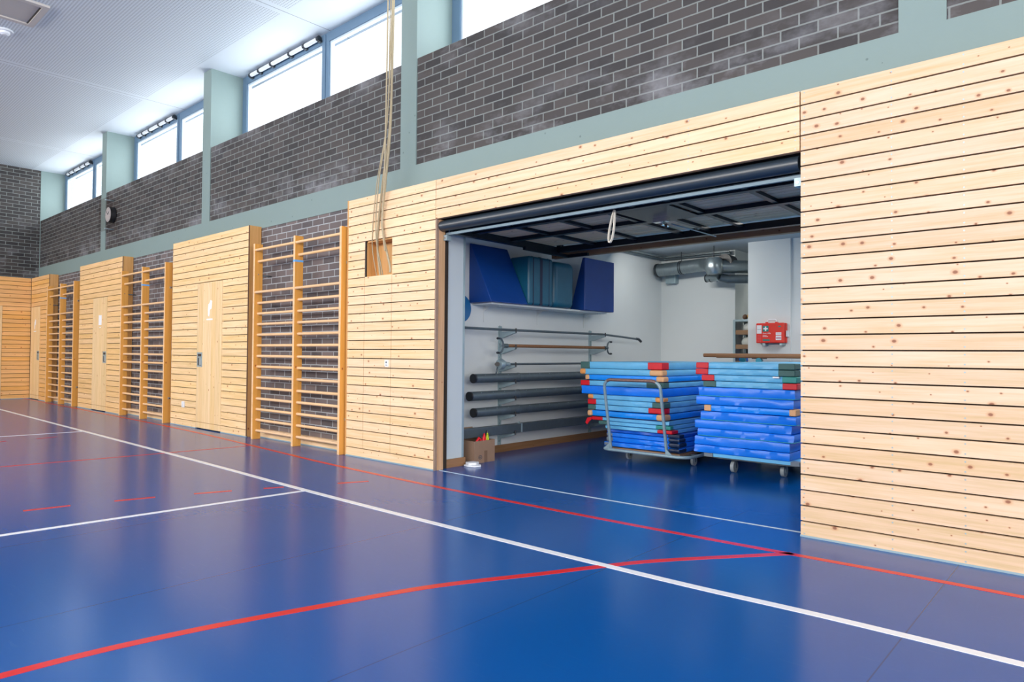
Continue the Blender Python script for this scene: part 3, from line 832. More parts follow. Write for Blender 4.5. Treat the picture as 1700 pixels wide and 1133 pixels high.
# ------------------------------------------------------------------ court lines
def strip(pts, w, mat, z=0.0015, h=0.0012, ends=None):
    P = [Vector((p[0], p[1], 0)) for p in pts]; n = len(P); L = []; R = []
    for i in range(n):
        d = (P[min(i + 1, n - 1)] - P[max(i - 1, 0)]).normalized(); q = Vector((-d.y, d.x, 0)) * w / 2
        L.append(P[i] + q); R.append(P[i] - q)
    vs = [(p.x, p.y, z) for p in L] + [(p.x, p.y, z) for p in R] + [(p.x, p.y, 0.0) for p in L] + [(p.x, p.y, 0.0) for p in R]
    fs = []
    for i in range(n - 1):
        fs += [(n + i, n + i + 1, i + 1, i), (i, i + 1, 2 * n + i + 1, 2 * n + i), (n + i, 3 * n + i, 3 * n + i + 1, n + i + 1)]
    b = MB(); b.add(vs, fs, mat)
    return b
def smooth(pts, n=10):
    P = [Vector((p[0], p[1], 0)) for p in pts]; out = []
    for i in range(len(P) - 1):
        p0 = P[max(i - 1, 0)]; p1 = P[i]; p2 = P[i + 1]; p3 = P[min(i + 2, len(P) - 1)]
        for s in range(n):
            t_ = s / n
            out.append(0.5 * ((2 * p1) + (-p0 + p2) * t_ + (2 * p0 - 5 * p1 + 4 * p2 - p3) * t_ ** 2 + (-p0 + 3 * p1 - 3 * p2 + p3) * t_ ** 3))
    out.append(P[-1]); return [(p.x, p.y) for p in out]
def line(pts, w, mat, label, z=0.0015):
    struct(strip(pts, w, mat, z).build('floor_marking'), label)
line(smooth([(XE, -1.20), (-16.4, -1.235), (-8.15, -1.335), (-5.18, -1.395), (-3.5, -1.40), (-1.78, -1.37), (-0.675, -1.315), (2.0, -1.30), (6.0, -1.30), (13.9, -1.30)]), 0.052, 'line_white', 'long white side line', 0.0022)
line(smooth([(XE, -0.10), (-11.24, -0.19), (-8.0, -0.36), (-6.3, -0.48), (-4.46, -0.53), (-2.6, -0.50), (-1.4, -0.445), (-0.36, -0.40), (2.0, -0.39), (6.0, -0.39), (13.9, -0.40)]), 0.048, 'line_red', 'red line along the panelling')
line(smooth([(-1.45, -0.43), (-1.944, -1.078), (-2.149, -1.435), (-2.295, -1.726), (-2.554, -2.226), (-2.70, -2.65), (-2.90, -3.333), (-2.985, -3.93), (-3.0, -5.0), (-3.0, -7.0)]), 0.05, 'line_red', 'curved red line')
line([(-5.12, -1.41), (-5.24, -3.47), (-5.30, -6.5)], 0.05, 'line_white', 'white cross line')
line([(-11.13, -1.30), (-11.20, -2.27), (-11.30, -5.5)], 0.05, 'line_white', 'white cross line near the end wall')
line(smooth([(-8.06, -0.40), (-8.143, -1.34), (-8.22, -2.1), (-8.31, -2.86), (-8.45, -5.0)]), 0.04, 'line_red', 'red cross line', 0.0012)
for a, c in (((-5.925, -3.20), (-5.877, -2.915)), ((-5.815, -2.637), (-5.74, -2.365)), ((-5.652, -2.10), (-5.55, -1.832)), ((-5.455, -1.60), (-5.385, -1.452)), ((-5.20, -1.036), (-5.086, -0.784)), ((-10.62, -2.003), (-10.68, -1.753)), ((-10.56, -2.6), (-10.6, -2.33))):
    line([a, c], 0.04, 'line_red', 'short red dash')
b = strip(smooth([(-5.06, 0.05), (-4.0, 0.035), (-3.1, 0.05), (-2.4, 0.075), (-1.58, 0.10)]), 0.014, 'line_thin', 0.003)
struct(b.build('floor_marking'), 'thin pale threshold line in the gate opening')

# ------------------------------------------------------------------ store room shell
SC = 2.74
b = MB(); b.box(-5.65, -5.5, 0.17, 5.35, 0, SC, 'white_wall'); b.box(-5.5, -5.12, 0.17, 0.437, 0, SC, 'white_panel')
b.box(-5.126, -5.117, 0.412, 0.440, 0, SC, 'galv')
struct(b.build('wall_left'), 'white side wall of the store room')
b = MB(); b.box(-5.65, -4.27, 5.2, 6.05, 0, SC, 'white_wall'); b.box(-4.27, 1.2, 6.05, 6.2, 0, SC, 'white_wall')
struct(b.build('wall_store'), 'white rear wall of the store room')
b = MB(); b.box(-3.865, -3.285, 4.70, 5.0, 0, SC, 'white_wall'); struct(b.build('pillar'), 'white pillar with the first aid case')
b = MB(); b.box(-3.285, 1.2, 4.73, 4.9, 0, SC, 'white_wall'); b.box(1.0, 1.2, 0.45, 4.73, 0, SC, 'white_wall'); struct(b.build('wall_store'), 'white inner wall of the store room')
b = MB(); b.box(-5.65, 1.2, YB, 6.2, SC, 2.879, 'store_ceiling'); struct(b.build('ceiling_store'), 'store room ceiling')
b = MB(); b.box(-5.117, -5.10, 0.13, 0.45, 0, 0.085, 'wood_skirt'); struct(b.build('baseboard_gate'))
b = MB(); b.box(-5.5, -5.483, 0.56, 5.2, 0, 0.085, 'wood_skirt'); struct(b.build('baseboard_left'))
b = MB(); b.box(-5.483, -4.27, 5.183, 5.2, 0, 0.085, 'wood_tray'); struct(b.build('baseboard_back'))
b = MB(); b.box(-5.30, 1.0, 2.12, 2.20, 2.355, 2.435, 'wood_beam')
for xx in (-5.2, -3.4, -1.4, 0.4): b.box(xx - 0.03, xx + 0.03, 2.13, 2.19, 2.435, SC, 'gate_steel')
struct(b.build('beam'), 'brown timber rail hung across the store room')

# ------------------------------------------------------------------ overhead gate (swung up)
e = empty('overhead_gate', (-3.33, 1.0, 2.34), 'swung up overhead gate with black steel frame and timber boards', 'gate')
gx0, gx1 = -5.02, -1.60
b = MB(); b.tube([(-5.072, 0.068, 2.437), (-1.576, 0.068, 2.437)], 0.053, 'rubber', 24); b.build('rubber_roll', e)['label'] = 'black rubber roll along the lower gate edge'
b = MB(); b.box(gx0 - 0.03, gx1 + 0.02, 0.10, 0.125, 2.348, 2.372, 'galv_strip'); b.build('steel_strip', e)['label'] = 'galvanised strip under the roll'
for xx in (-5.045, -1.60):
    b = MB(); b.box(xx - 0.022, xx + 0.022, 0.085, 0.15, 2.295, 2.35, 'galv'); b.cyl((xx, 0.084, 2.32), 0.01, 'y', 0.008, 'chrome', 10); b.build('end_bracket', e)
def gbar(x0, x1, y0, y1, z0=2.385, z1=2.43, name='frame_bar'):
    b = MB(); b.box(x0, x1, y0, y1, z0, z1, 'gate_steel'); return b.build(name, e)
gbar(gx0, gx1, 0.125, 0.165)
for yc in (0.42, 1.005): gbar(gx0 + 0.05, gx1 - 0.05, yc - 0.034, yc + 0.034, 2.392)
gbar(gx0, gx1, 1.80, 1.87, 2.365)
gbar(gx0, gx0 + 0.06, 0.165, 1.80, 2.36); gbar(gx1 - 0.06, gx1, 0.165, 1.80, 2.385)
for xx in (-4.44, -3.90, -3.36, -3.05, -2.72, -2.08): gbar(xx - 0.024, xx + 0.024, 0.165, 1.80, 2.402)
gbar(-4.98, -4.94, 1.2, 2.02, 2.325, 2.36, 'swing_arm'); gbar(-4.95, -4.66, 1.98, 2.02, 2.325, 2.36, 'rail_stop')
b = MB()
for k in range(16):
    y0 = 0.17 + k * 0.0975; b.box(gx0 + 0.005, gx1 - 0.005, y0, y0 + 0.088, 2.431, 2.452, 'wood_gate')
b.build('timber_boards', e)
b = MB(); b.box(-3.26, -2.76, 0.456, 0.971, 2.392, 2.401, 'gate_steel'); b.build('lock_plate', e)
b = MB(); b.box(-3.13, -2.99, 0.84, 0.90, 2.35, 2.392, 'chrome'); b.cyl((-3.06, 0.93, 2.335), 0.014, 'y', 0.12, 'chrome', 12); b.cyl((-3.02, 0.88, 2.315), 0.012, 'z', 0.04, 'steel_dark', 10); b.build('latch', e)['label'] = 'chrome latch'
b = MB(); b.tube([(-3.00, 0.95, 2.34), (-2.98, 1.80, 2.34)], 0.006, 'galv', 8); b.build('latch_rod', e)
pts = []
for k in range(25):
    a = math.pi * 2 * k / 24
    pts.append((-3.11 - 0.028 * math.sin(a) * (0.4 + 0.6 * (1 - math.cos(a)) / 2) - 0.022 * (1 - math.cos(a)), 0.19, 2.355 - 0.132 * (1 - math.cos(a))))
b = MB()
for i in range(24):
    p, q = pts[i], pts[i + 1]; w = 0.012
    d = Vector((q[0] - p[0], 0, q[2] - p[2])); d.normalize(); nx = Vector((-d.z, 0, d.x)) * 0.003
    vs = [(p[0] + s * nx.x, p[1] + t_, p[2] + s * nx.z) for s in (-1, 1) for t_ in (-w, w)] + [(q[0] + s * nx.x, q[1] + t_, q[2] + s * nx.z) for s in (-1, 1) for t_ in (-w, w)]
    b.add(vs, [(0, 1, 5, 4), (2, 6, 7, 3), (0, 4, 6, 2), (1, 3, 7, 5)], 'strap')
b.build('pull_strap', e)['label'] = 'cream pull strap loop'

# ------------------------------------------------------------------ wall shelf and foam blocks
e = empty('wall_shelf', (-5.35, 2.06, 1.715), 'long white wall shelf above the pole rack', 'shelf')
b = MB(); b.box(-5.5, -5.20, 0.93, 3.20, 1.715, 1.735, 'white_shelf'); b.build('shelf_board', e)
for yy in (1.12, 2.09, 3.08):
    b = MB(); b.box(-5.498, -5.490, yy - 0.011, yy + 0.011, 1.53, 1.715, 'white_shelf'); b.box(-5.490, -5.25, yy - 0.011, yy + 0.011, 1.705, 1.7148, 'white_shelf')
    b.prism([(-5.49, 1.69), (-5.47, 1.705), (-5.40, 1.705), (-5.49, 1.66)], 'y', yy - 0.003, yy + 0.003, 'white_shelf')
    b.build('bracket', e)
b = MB(); b.prism([(-5.495, 1.736), (-5.14, 1.736), (-5.47, 2.41), (-5.495, 2.41)], 'y', 0.87, 1.485, 'foam_blue')
tag(b.build('foam_wedge', bevel=0.008), 'dark blue foam wedge on the shelf at the gate end, slanted face out', 'foam wedge', 'foam shapes on the wall shelf')
b = MB(); b.prism([(-5.36, 1.736), (-5.13, 1.736), (-5.13, 2.41), (-5.17, 2.41)], 'y', 2.59, 3.27, 'foam_blue')
tag(b.build('foam_wedge', bevel=0.008), 'dark blue foam wedge at the far shelf end, flat face out', 'foam wedge', 'foam shapes on the wall shelf')
def rounded_block(y0, y1, x0, x1, z0, z1, r, stripes, label):
    b = MB(); b.box(x0, x1, y0, y1, z0, z1, 'foam_teal')
    o = b.build('foam_block', bevel=r, seg=5); o.data.polygons.foreach_set('use_smooth', [True] * len(o.data.polygons))
    tag(o, label, 'foam block', 'foam shapes on the wall shelf')
    for (a, c, mt) in stripes:
        s = MB(); s.box(x1 - 0.03, x1 + 0.002, a, c, z0 + 0.005, z1 - 0.02, mt); s.box(x0 + 0.06, x1 - 0.02, a, c, z1 - 0.012, z1 + 0.002, mt)
        s.build('strap', o)
    return o
rounded_block(1.50, 1.955, -5.46, -5.14, 1.736, 2.315, 0.035, [(1.57, 1.585, 'navy'), (1.70, 1.745, 'navy'), (1.87, 1.878, 'navy')], 'petrol blue foam block with dark vertical straps on the shelf')
rounded_block(1.975, 2.39, -5.46, -5.14, 1.736, 2.305, 0.07, [], 'plain petrol blue rounded foam block on the shelf')
b = MB(); b.cyl((-5.488, 0.735, 1.665), 0.155, 'x', 0.024, 'disc', 40)
tag(b.build('hanging_disc', bevel=0.004), 'round blue disc hanging on the store wall just inside the gate', 'disc')

# ------------------------------------------------------------------ pole rack on the wall
e = empty('pole_rack', (-5.49, 2.3, 0.09), 'galvanised two-upright wall rack carrying net posts and poles', 'rack')
ARMZ = [1.425, 1.237, 1.030, 0.836, 0.642, 0.459, 0.243]
for yy, zb, zt in ((1.385, 0.09, 1.49), (3.222, 0.09, 1.49)):
    b = MB(); b.box(-5.499, -5.478, yy - 0.021, yy - 0.017, zb, zt, 'galv'); b.box(-5.499, -5.478, yy + 0.017, yy + 0.021, zb, zt, 'galv'); b.box(-5.499, -5.494, yy - 0.017, yy + 0.017, zb, zt, 'galv')
    for k in range(27): b.box(-5.4938, -5.4932, yy - 0.006, yy + 0.006, zb + 0.03 + k * 0.052, zb + 0.055 + k * 0.052, 'steel_dark')
    b.build('upright', e)
    for z in ARMZ:
        b = MB()
        b.prism([(-5.478, z - 0.075), (-5.478, z), (-5.235, z), (-5.235, z - 0.018), (-5.44, z - 0.075)], 'y', yy - 0.016, yy - 0.012, 'galv')
        b.prism([(-5.478, z - 0.075), (-5.478, z), (-5.235, z), (-5.235, z - 0.018), (-5.44, z - 0.075)], 'y', yy + 0.012, yy + 0.016, 'galv')
        b.box(-5.478, -5.235, yy - 0.012, yy + 0.012, z - 0.004, z, 'steel_dark')
        a = b.build('arm', e)
        b = MB(); b.tube([(-5.236, yy, z - 0.014), (-5.236, yy, z + 0.035)], 0.0085, 'black', 10); b.build('stop_pin', a)
GR = 'poles and posts lying on the wall rack'
XP = -5.31
b = MB(); b.tube(smooth_pts := [(XP, 0.56, 1.443), (XP, 1.2, 1.441), (XP, 1.94, 1.441), (XP, 2.6, 1.441), (XP, 3.25, 1.441), (XP, 3.8, 1.415), (XP, 4.15, 1.395)], 0.0145, 'galv_dark', 12)
o = tag(b.build('thin_pole'), 'long thin grey pole on the topmost rack arms', 'pole', GR)
b = MB(); b.tube([(XP, 4.14, 1.397), (XP, 4.20, 1.395), (XP, 4.27, 1.36)], 0.019, 'steel_dark', 10); b.build('end_hook', o)
# wooden bar with crescent forks
e2 = empty('crescent_bar', (XP, 2.3, 1.24), 'wooden bar with steel crescent forks at both ends on the rack', 'bar', GR)
b = MB(); b.tube([(XP, 1.30, 1.257), (XP, 3.33, 1.257)], 0.019, 'wood_rail', 14); b.build('bar', e2)
for (yy, d) in ((1.30, -1), (3.33, 1)):
    b = MB(); b.tube([(XP, yy - d * 0.02, 1.257), (XP, yy + d * 0.05, 1.257)], 0.024, 'galv_dark', 12)
    b.tube([(XP, yy + d * (0.12 - 0.07 * math.cos(t_)), 1.257 + 0.085 * math.sin(t_)) for t_ in [(-80 + 16 * k) * math.pi / 180 for k in range(11)]], 0.011, 'galv_dark', 8)
    b.cyl((XP, yy + d * 0.14, 1.257 + 0.082), 0.013, 'y', 0.03, 'steel_dark', 8); b.cyl((XP, yy + d * 0.14, 1.257 - 0.082), 0.013, 'y', 0.03, 'steel_dark', 8)
    b.build('crescent_fork', e2)
e2 = empty('winch_bar', (XP, 2.4, 1.0), 'thin steel bar with a silver winch clamp at its end on the rack', 'bar', GR)
b = MB(); b.tube([(XP, 1.12, 1.044), (XP, 3.75, 1.044)], 0.013, 'galv_dark', 12); b.build('bar', e2)
b = MB(); b.tube([(XP + 0.03, 1.14, 1.04), (XP + 0.03, 1.19, 1.045), (XP + 0.03, 1.25, 1.05)], [0.052, 0.062, 0.03], 'galv', 18); b.tube([(XP + 0.03, 1.20, 1.05), (XP + 0.02, 1.33, 1.045)], 0.022, 'galv', 12); b.build('winch_clamp', e2)
b = MB(); b.tube([(XP + 0.05, 1.10, 1.045), (XP + 0.075, 1.07, 1.045)], 0.026, 'black', 14); b.build('knob', e2)
b = MB(); b.tube([(XP + 0.05, 1.10, 1.01), (XP + 0.05, 1.075, 0.93)], 0.009, 'galv_dark', 8); b.build('crank', e2)
for (y0, z, lab) in ((0.76, 0.888, 'thick grey round net post, upper of three tubes on the rack'), (0.70, 0.694, 'thick grey round net post, middle of three tubes on the rack'), (0.765, 0.511, 'thick grey round net post, lowest of three tubes on the rack')):
    b = MB(); b.tube([(XP, y0 + 0.02, z), (XP, 4.05, z)], 0.051, 'galv_dark', 24)
    o = tag(b.build('net_post'), lab, 'net post', GR)
    b = MB(); b.tube([(XP, y0, z), (XP, y0 + 0.02, z)], 0.0515, 'black', 24); b.build('end_cap', o)
    b = MB()
    for k in range(14):
        b.cyl((XP + 0.034, y0 + 0.16 + k * 0.19, z + 0.036), 0.0045, 'z', 0.008, 'galv', 8)
    b.build('holes', o)
    b = MB(); b.tube([(XP, 1.50, z), (XP, 1.53, z)], 0.054, 'galv_dark', 24); b.build('collar', o)
b = MB(); b.box(XP - 0.04, XP + 0.045, 0.56, 3.95, 0.2435, 0.345, 'galv_dark')
o = tag(b.build('square_post', bevel=0.004), 'square grey post on the lowest rack arms', 'post', GR)
b = MB(); b.box(XP - 0.043, XP + 0.048, 1.52, 1.545, 0.2435, 0.348, 'galv'); b.cyl((XP, 1.535, 0.355), 0.012, 'z', 0.02, 'galv', 8); b.build('clamp', o)

# ------------------------------------------------------------------ cardboard box and its contents
bx0, bx1, by0, by1, bh = -5.40, -5.085, 0.565, 0.88, 0.235
e = empty('cardboard_box', ((bx0 + bx1) / 2, (by0 + by1) / 2, 0), 'open brown cardboard box on the floor just inside the gate', 'box')
b = MB(); w = 0.005
b.box(bx0, bx1, by0, by0 + w, 0, bh, 'cardboard'); b.box(bx0, bx1, by1 - w, by1, 0, bh, 'cardboard'); b.box(bx0, bx0 + w, by0 + w, by1 - w, 0, bh, 'cardboard'); b.box(bx1 - w, bx1, by0 + w, by1 - w, 0, bh, 'cardboard')
b.box(bx0 + w, bx1 - w, by0 + w, by1 - w, 0.001, 0.006, 'cardboard'); b.build('carton', e)
b = MB(); b.box(bx1, bx1 + 0.001, 0.715, 0.765, 0.0, 0.125, 'tape_brown'); b.build('tape', e)
b = MB(); b.add([(bx1 + 0.0012, 0.655 + 0.028 * math.cos(k * math.pi / 8), 0.062 + 0.022 * math.sin(k * math.pi / 8)) for k in range(16)] + [(bx1 + 0.0012, 0.655 + 0.021 * math.cos(k * math.pi / 8), 0.062 + 0.015 * math.sin(k * math.pi / 8)) for k in range(16)], [(k, (k + 1) % 16, 16 + (k + 1) % 16, 16 + k) for k in range(16)], 'ink')
b.box(bx1, bx1 + 0.0014, 0.645, 0.66, 0.055, 0.068, 'ink'); b.build('printed_mark', e)
b = MB(); b.prism([(bx0, bh), (bx0 + 0.004, bh), (bx0 - 0.03, bh + 0.11), (bx0 - 0.034, bh + 0.11)], 'y', by0, by1, 'cardboard'); b.build('flap', e)
GB = 'training bands in the cardboard box'
def band(pts, r, mt, lab):
    b = MB(); b.tube(pts, r, mt, 10)
    return tag(b.build('training_band'), lab, 'band', GB)
band([(-5.12, 0.62, 0.015), (-5.12, 0.64, 0.235), (-5.12, 0.668, 0.262), (-5.12, 0.695, 0.24), (-5.12, 0.70, 0.015)], 0.013, 'red_plastic', 'low red band looping over the box edge')
band([(-5.12, 0.73, 0.015), (-5.12, 0.735, 0.25), (-5.12, 0.748, 0.295), (-5.12, 0.762, 0.24), (-5.12, 0.762, 0.015)], 0.013, 'red_plastic', 'taller red band sticking out of the box')
band([(-5.12, 0.788, 0.015), (-5.12, 0.788, 0.26), (-5.12, 0.798, 0.30), (-5.12, 0.812, 0.24), (-5.12, 0.812, 0.015)], 0.0095, 'lime', 'lime yellow band sticking out of the box')
band([(-5.17, 0.835, 0.02), (-5.17, 0.835, 0.26), (-5.17, 0.846, 0.31), (-5.17, 0.853, 0.27), (-5.17, 0.853, 0.02)], 0.018, 'black', 'black band sticking out of the box')
b = MB(); random.seed(3)
b.prism([(-5.075, 0.40), (-5.0, 0.38), (-4.92, 0.41), (-4.90, 0.48), (-4.96, 0.54), (-5.06, 0.53)], 'z', 0.0, 0.016, 'sign_white'); b.prism([(-5.07, 0.42), (-5.0, 0.40), (-4.95, 0.46), (-4.98, 0.53), (-5.055, 0.52)], 'z', 0.016, 0.042, 'kit_white'); b.prism([(-5.01, 0.40), (-4.975, 0.41), (-4.985, 0.45), (-5.01, 0.44)], 'z', 0.013, 0.026, 'sign_white')
tag(b.build('crumpled_tape', bevel=0.006), 'small crumpled white tape on the floor by the box', 'tape')

# ------------------------------------------------------------------ gym mats
def mat_mesh(x0, x1, y0, y1, z0, z1, mt, seed, sag=0.0, wr=0.003, skew=0.0):
    nx, ny = 40, 44; prof = [(0.005, 0.0), (0.0, 0.10), (0.0, 0.5), (0.0, 0.90), (0.005, 1.0)]
    b = MB(); vs = []; idx = {}
    def pos(u, v, w):
        ins, h = prof[w]
        x = x0 + (x1 - x0) * u; y = y0 + (y1 - y0) * v
        if u == 0: x += ins
        if u == 1: x -= ins
        if v == 0: y += ins
        if v == 1: y -= ins
        z = z0 + (z1 - z0) * h
        n1 = noise.noise(Vector((x * 2.2 + seed * 9.1, y * 2.2, 0))); n2 = noise.noise(Vector((x * 7 + seed, y * 7, z * 9 + seed)))
        z += 0.35 * wr * n1 + sag * (-math.sin(math.pi * u)) * (1 if v < 0.3 else 0.5)
        dg = noise.noise(Vector(((x + y) * 6.5 + (z - z0) * 24.0 + seed * 3.7, (x + y) * 1.1, seed)))
        if u in (0, 1): x += wr * (n2 * 0.9 + dg * 1.1)
        if v in (0, 1): y += wr * (n2 * 0.9 + dg * 1.6)
        x += skew * (v - 0.0)
        return (x, y, z)
    def vid(i, j, w):
        k = (i, j, w)
        if k not in idx:
            idx[k] = len(vs); vs.append(pos(i / nx, j / ny, w))
        return idx[k]
    fs = []
    for i in range(nx):
        for j in range(ny):
            fs.append((vid(i, j, 4), vid(i + 1, j, 4), vid(i + 1, j + 1, 4), vid(i, j + 1, 4)))
            fs.append((vid(i, j, 0), vid(i, j + 1, 0), vid(i + 1, j + 1, 0), vid(i + 1, j, 0)))
    for w in range(4):
        for i in range(nx):
            fs.append((vid(i, 0, w), vid(i + 1, 0, w), vid(i + 1, 0, w + 1), vid(i, 0, w + 1)))
            fs.append((vid(i, ny, w), vid(i, ny, w + 1), vid(i + 1, ny, w + 1), vid(i + 1, ny, w)))
        for j in range(ny):
            fs.append((vid(0, j, w), vid(0, j, w + 1), vid(0, j + 1, w + 1), vid(0, j + 1, w)))
            fs.append((vid(nx, j, w), vid(nx, j + 1, w), vid(nx, j + 1, w + 1), vid(nx, j, w + 1)))
    b.add(vs, fs, mt, True)
    return b, pos, prof
CW = {'red': 'corner_red', 'green': 'corner_green', 'teal': 'corner_teal', 'orange': 'corner_orange', 'tan': 'corner_tan', 'navy': 'corner_navy', 'grey': 'corner_grey'}
def gym_mat(x0, x1, z0, z1, mt, left, right, label, group, seed, ydep=2.0, yoff=0.0, sag=0.0, wr=0.003, piping=None, fat=0.0, skew=0.0):
    y0, y1 = 1.85 + yoff, 1.85 + yoff + ydep
    g = 0.003
    b, pos, prof = mat_mesh(x0, x1, y0, y1, z0 + g / 2, z1 - g / 2, mt, seed, sag, wr, skew)
    o = tag(b.build('gym_mat'), label, 'gym mat', group)
    for (side, c) in ((0, left), (1, right)):
        if not c: continue
        name, wf, ws = c
        e_ = 0.004 + fat
        p = MB()
        zz0, zz1 = z0 + g / 2 - 0.0005, z1 - g / 2 + 0.0005
        if side == 0:
            px0, px1 = x0 - e_, x0 + wf
        else:
            px0, px1 = x1 - wf, x1 + e_
        p.box(px0, px1, y0 - e_ - 0.004, y0 + ws, zz0, zz1, CW[name])
        q = p.build('corner_patch', o, bevel=0.008 if fat == 0 else 0.02, seg=3)
        q['label'] = name + ' corner patch'
    if piping:
        p = MB()
        p.tube([(x0 + 0.01, y0 - 0.006, z0 + 0.004), ((x0 + x1) / 2, y0 - 0.007, z0 + 0.003), (x1 - 0.01, y0 - 0.006, z0 + 0.004), (x1 + 0.004, y0 + 0.01, z0 + 0.004), (x1 + 0.004, y1, z0 + 0.004)], 0.0035, piping, 6)
        p.build('piping', o)
    return o

G1 = 'gym mats stacked on the trolley with the hoop handle'
L_, R_, A_, N_ = 'mat_light', 'mat_royal', 'mat_azure', 'mat_navy'
S1 = [
 (-4.641, -3.597, 1.005, 1.083, L_, ('green', 0.12, 0.1), ('red', 0.17, 0.14), 'light blue gym mat, topmost on the hoop trolley, green and red corners', {}),
 (-4.646, -3.597, 0.938, 1.003, L_, ('orange', 0.07, 0.1), ('tan', 0.15, 0.10), 'light blue gym mat with tan leather corners, second from the top on the hoop trolley', {'fat': 0.006}),
 (-4.587, -3.589, 0.872, 0.936, A_, ('tan', 0.05, 0.1), ('tan', 0.09, 0.10), 'bright blue gym mat with tan corners and dark seam, third down on the hoop trolley', {'fat': 0.005, 'piping': 'navy'}),
 (-4.649, -3.588, 0.811, 0.870, L_, ('red', 0.12, 0.1), ('green', 0.2, 0.12), 'light blue gym mat just above the thick royal mat on the hoop trolley', {}),
 (-4.633, -3.596, 0.716, 0.809, R_, None, None, 'thick royal blue mat without corner patches on the hoop trolley', {'wr': 0.004}),
 (-4.557, -3.596, 0.659, 0.714, L_, ('orange', 0.07, 0.1), ('orange', 0.10, 0.10), 'light blue gym mat with orange corners just under the thick royal mat', {'fat': 0.004}),
 (-4.560, -3.588, 0.598, 0.657, L_, ('red', 0.11, 0.1), ('green', 0.14, 0.13), 'light blue gym mat with red and green corners, seventh down on the hoop trolley', {}),
 (-4.556, -3.595, 0.538, 0.596, L_, ('green', 0.10, 0.1), ('red', 0.18, 0.13), 'light blue mat, green and red corners, just above the dark wavy seam', {}),
 (-4.527, -3.571, 0.468, 0.534, A_, ('tan', 0.05, 0.1), ('tan', 0.09, 0.12), 'bright blue sagging gym mat with dark wavy seam and bulging tan corner', {'fat': 0.012, 'sag': 0.004, 'piping': 'navy'}),
 (-4.500, -3.530, 0.421, 0.466, L_, ('red', 0.14, 0.1), None, 'light blue gym mat with a red tongue hanging from its corner', {}),
 (-4.410, -3.514, 0.377, 0.419, L_, ('green', 0.11, 0.1), ('teal', 0.17, 0.06), 'light blue gym mat with frayed teal corner, lower half of the hoop trolley', {}),
 (-4.304, -3.480, 0.338, 0.375, L_, None, ('red', 0.17, 0.13), 'lowest light blue gym mat on the hoop trolley, red corner', {}),
 (-4.298, -3.411, 0.300, 0.336, N_, None, ('navy', 0.13, 0.1), 'dark blue gym mat under the lowest light blue mat on the hoop trolley', {'wr': 0.004}),
 (-4.294, -3.406, 0.252, 0.298, R_, ('grey', 0.08, 0.1), ('navy', 0.13, 0.14), 'royal blue mat with navy corner, third from the bottom of the hoop trolley', {'wr': 0.004, 'fat': 0.003}),
 (-4.303, -3.411, 0.196, 0.250, R_, ('grey', 0.08, 0.1), ('navy', 0.13, 0.16), 'royal blue mat with navy corner, second from the bottom of the hoop trolley', {'wr': 0.005, 'fat': 0.003}),
 (-4.325, -3.406, 0.145, 0.194, R_, ('grey', 0.08, 0.1), ('navy', 0.13, 0.16), 'royal blue gym mat lying directly on the deck of the hoop trolley', {'wr': 0.005, 'fat': 0.003}),
]
for i, (x0, x1, z0, z1, mt, lf, rt, lab, kw) in enumerate(S1):
    yo = [0, 0, 0.02, 0.01, 0, 0.03, 0.03, 0.03, 0.0, 0.03, 0.03, 0.0, 0.03, 0.02, 0.03, 0.02][i]
    gym_mat(x0, x1, z0, z1, mt, lf, rt, lab, G1, i + 1, yoff=yo, **kw)
    if i == 9:
        tongue = MB(); tongue.prism([(-4.50, 0.455), (-4.56, 0.44), (-4.585, 0.385), (-4.56, 0.365), (-4.535, 0.40), (-4.50, 0.425)], 'y', 1.86, 1.872, 'corner_red')
        tongue.build('tongue', bpy.data.objects['gym_mat.009'])
G2 = 'gym mats stacked on the trolley beside the panelling'
S2 = [
 (-3.206, -2.234, 1.033, 1.093, L_, ('red', 0.13, 0.1), ('green', 0.15, 0.14), 'light blue gym mat, topmost on the trolley beside the panelling', {}),
 (-3.210, -2.234, 0.972, 1.031, L_, ('red', 0.13, 0.1), ('green', 0.15, 0.14), 'light blue gym mat with red and green corners just under the topmost beside the panelling', {}),
 (-3.150, -2.221, 0.911, 0.970, L_, ('red', 0.13, 0.1), ('teal', 0.13, 0.1), 'light blue gym mat with a loose white tag and teal corner', {}),
 (-3.127, -2.215, 0.850, 0.909, L_, ('green', 0.13, 0.1), ('red', 0.13, 0.1), 'light blue gym mat just above the royal blue mats, red corner by the panelling', {}),
 (-3.178, -2.234, 0.758, 0.848, R_, None, None, 'uppermost royal blue mat on the trolley beside the panelling', {'wr': 0.005, 'piping': 'piping'}),
 (-3.205, -2.246, 0.672, 0.756, R_, None, None, 'royal blue mat just above the bright blue mat with tan corners', {'wr': 0.006}),
 (-3.132, -2.234, 0.606, 0.670, A_, ('tan', 0.07, 0.1), ('tan', 0.06, 0.1), 'bright blue mat with tan corners between royal blue mats', {}),
 (-3.159, -2.222, 0.521, 0.604, R_, None, None, 'royal blue mat just below the bright blue mat with tan corners', {'wr': 0.006, 'piping': 'piping'}),
 (-3.219, -2.259, 0.436, 0.519, R_, None, None, 'royal blue mat, fourth from the bottom beside the panelling', {'wr': 0.007}),
 (-3.193, -2.240, 0.359, 0.434, R_, None, None, 'royal blue mat with teal lower seam, third from the bottom beside the panelling', {'wr': 0.006, 'piping': 'piping'}),
 (-3.222, -2.277, 0.270, 0.357, R_, None, None, 'creased royal blue mat, second from the bottom beside the panelling', {'wr': 0.008}),
 (-3.226, -2.277, 0.192, 0.268, R_, None, None, 'creased royal blue mat at the very bottom beside the panelling', {'wr': 0.007}),
]
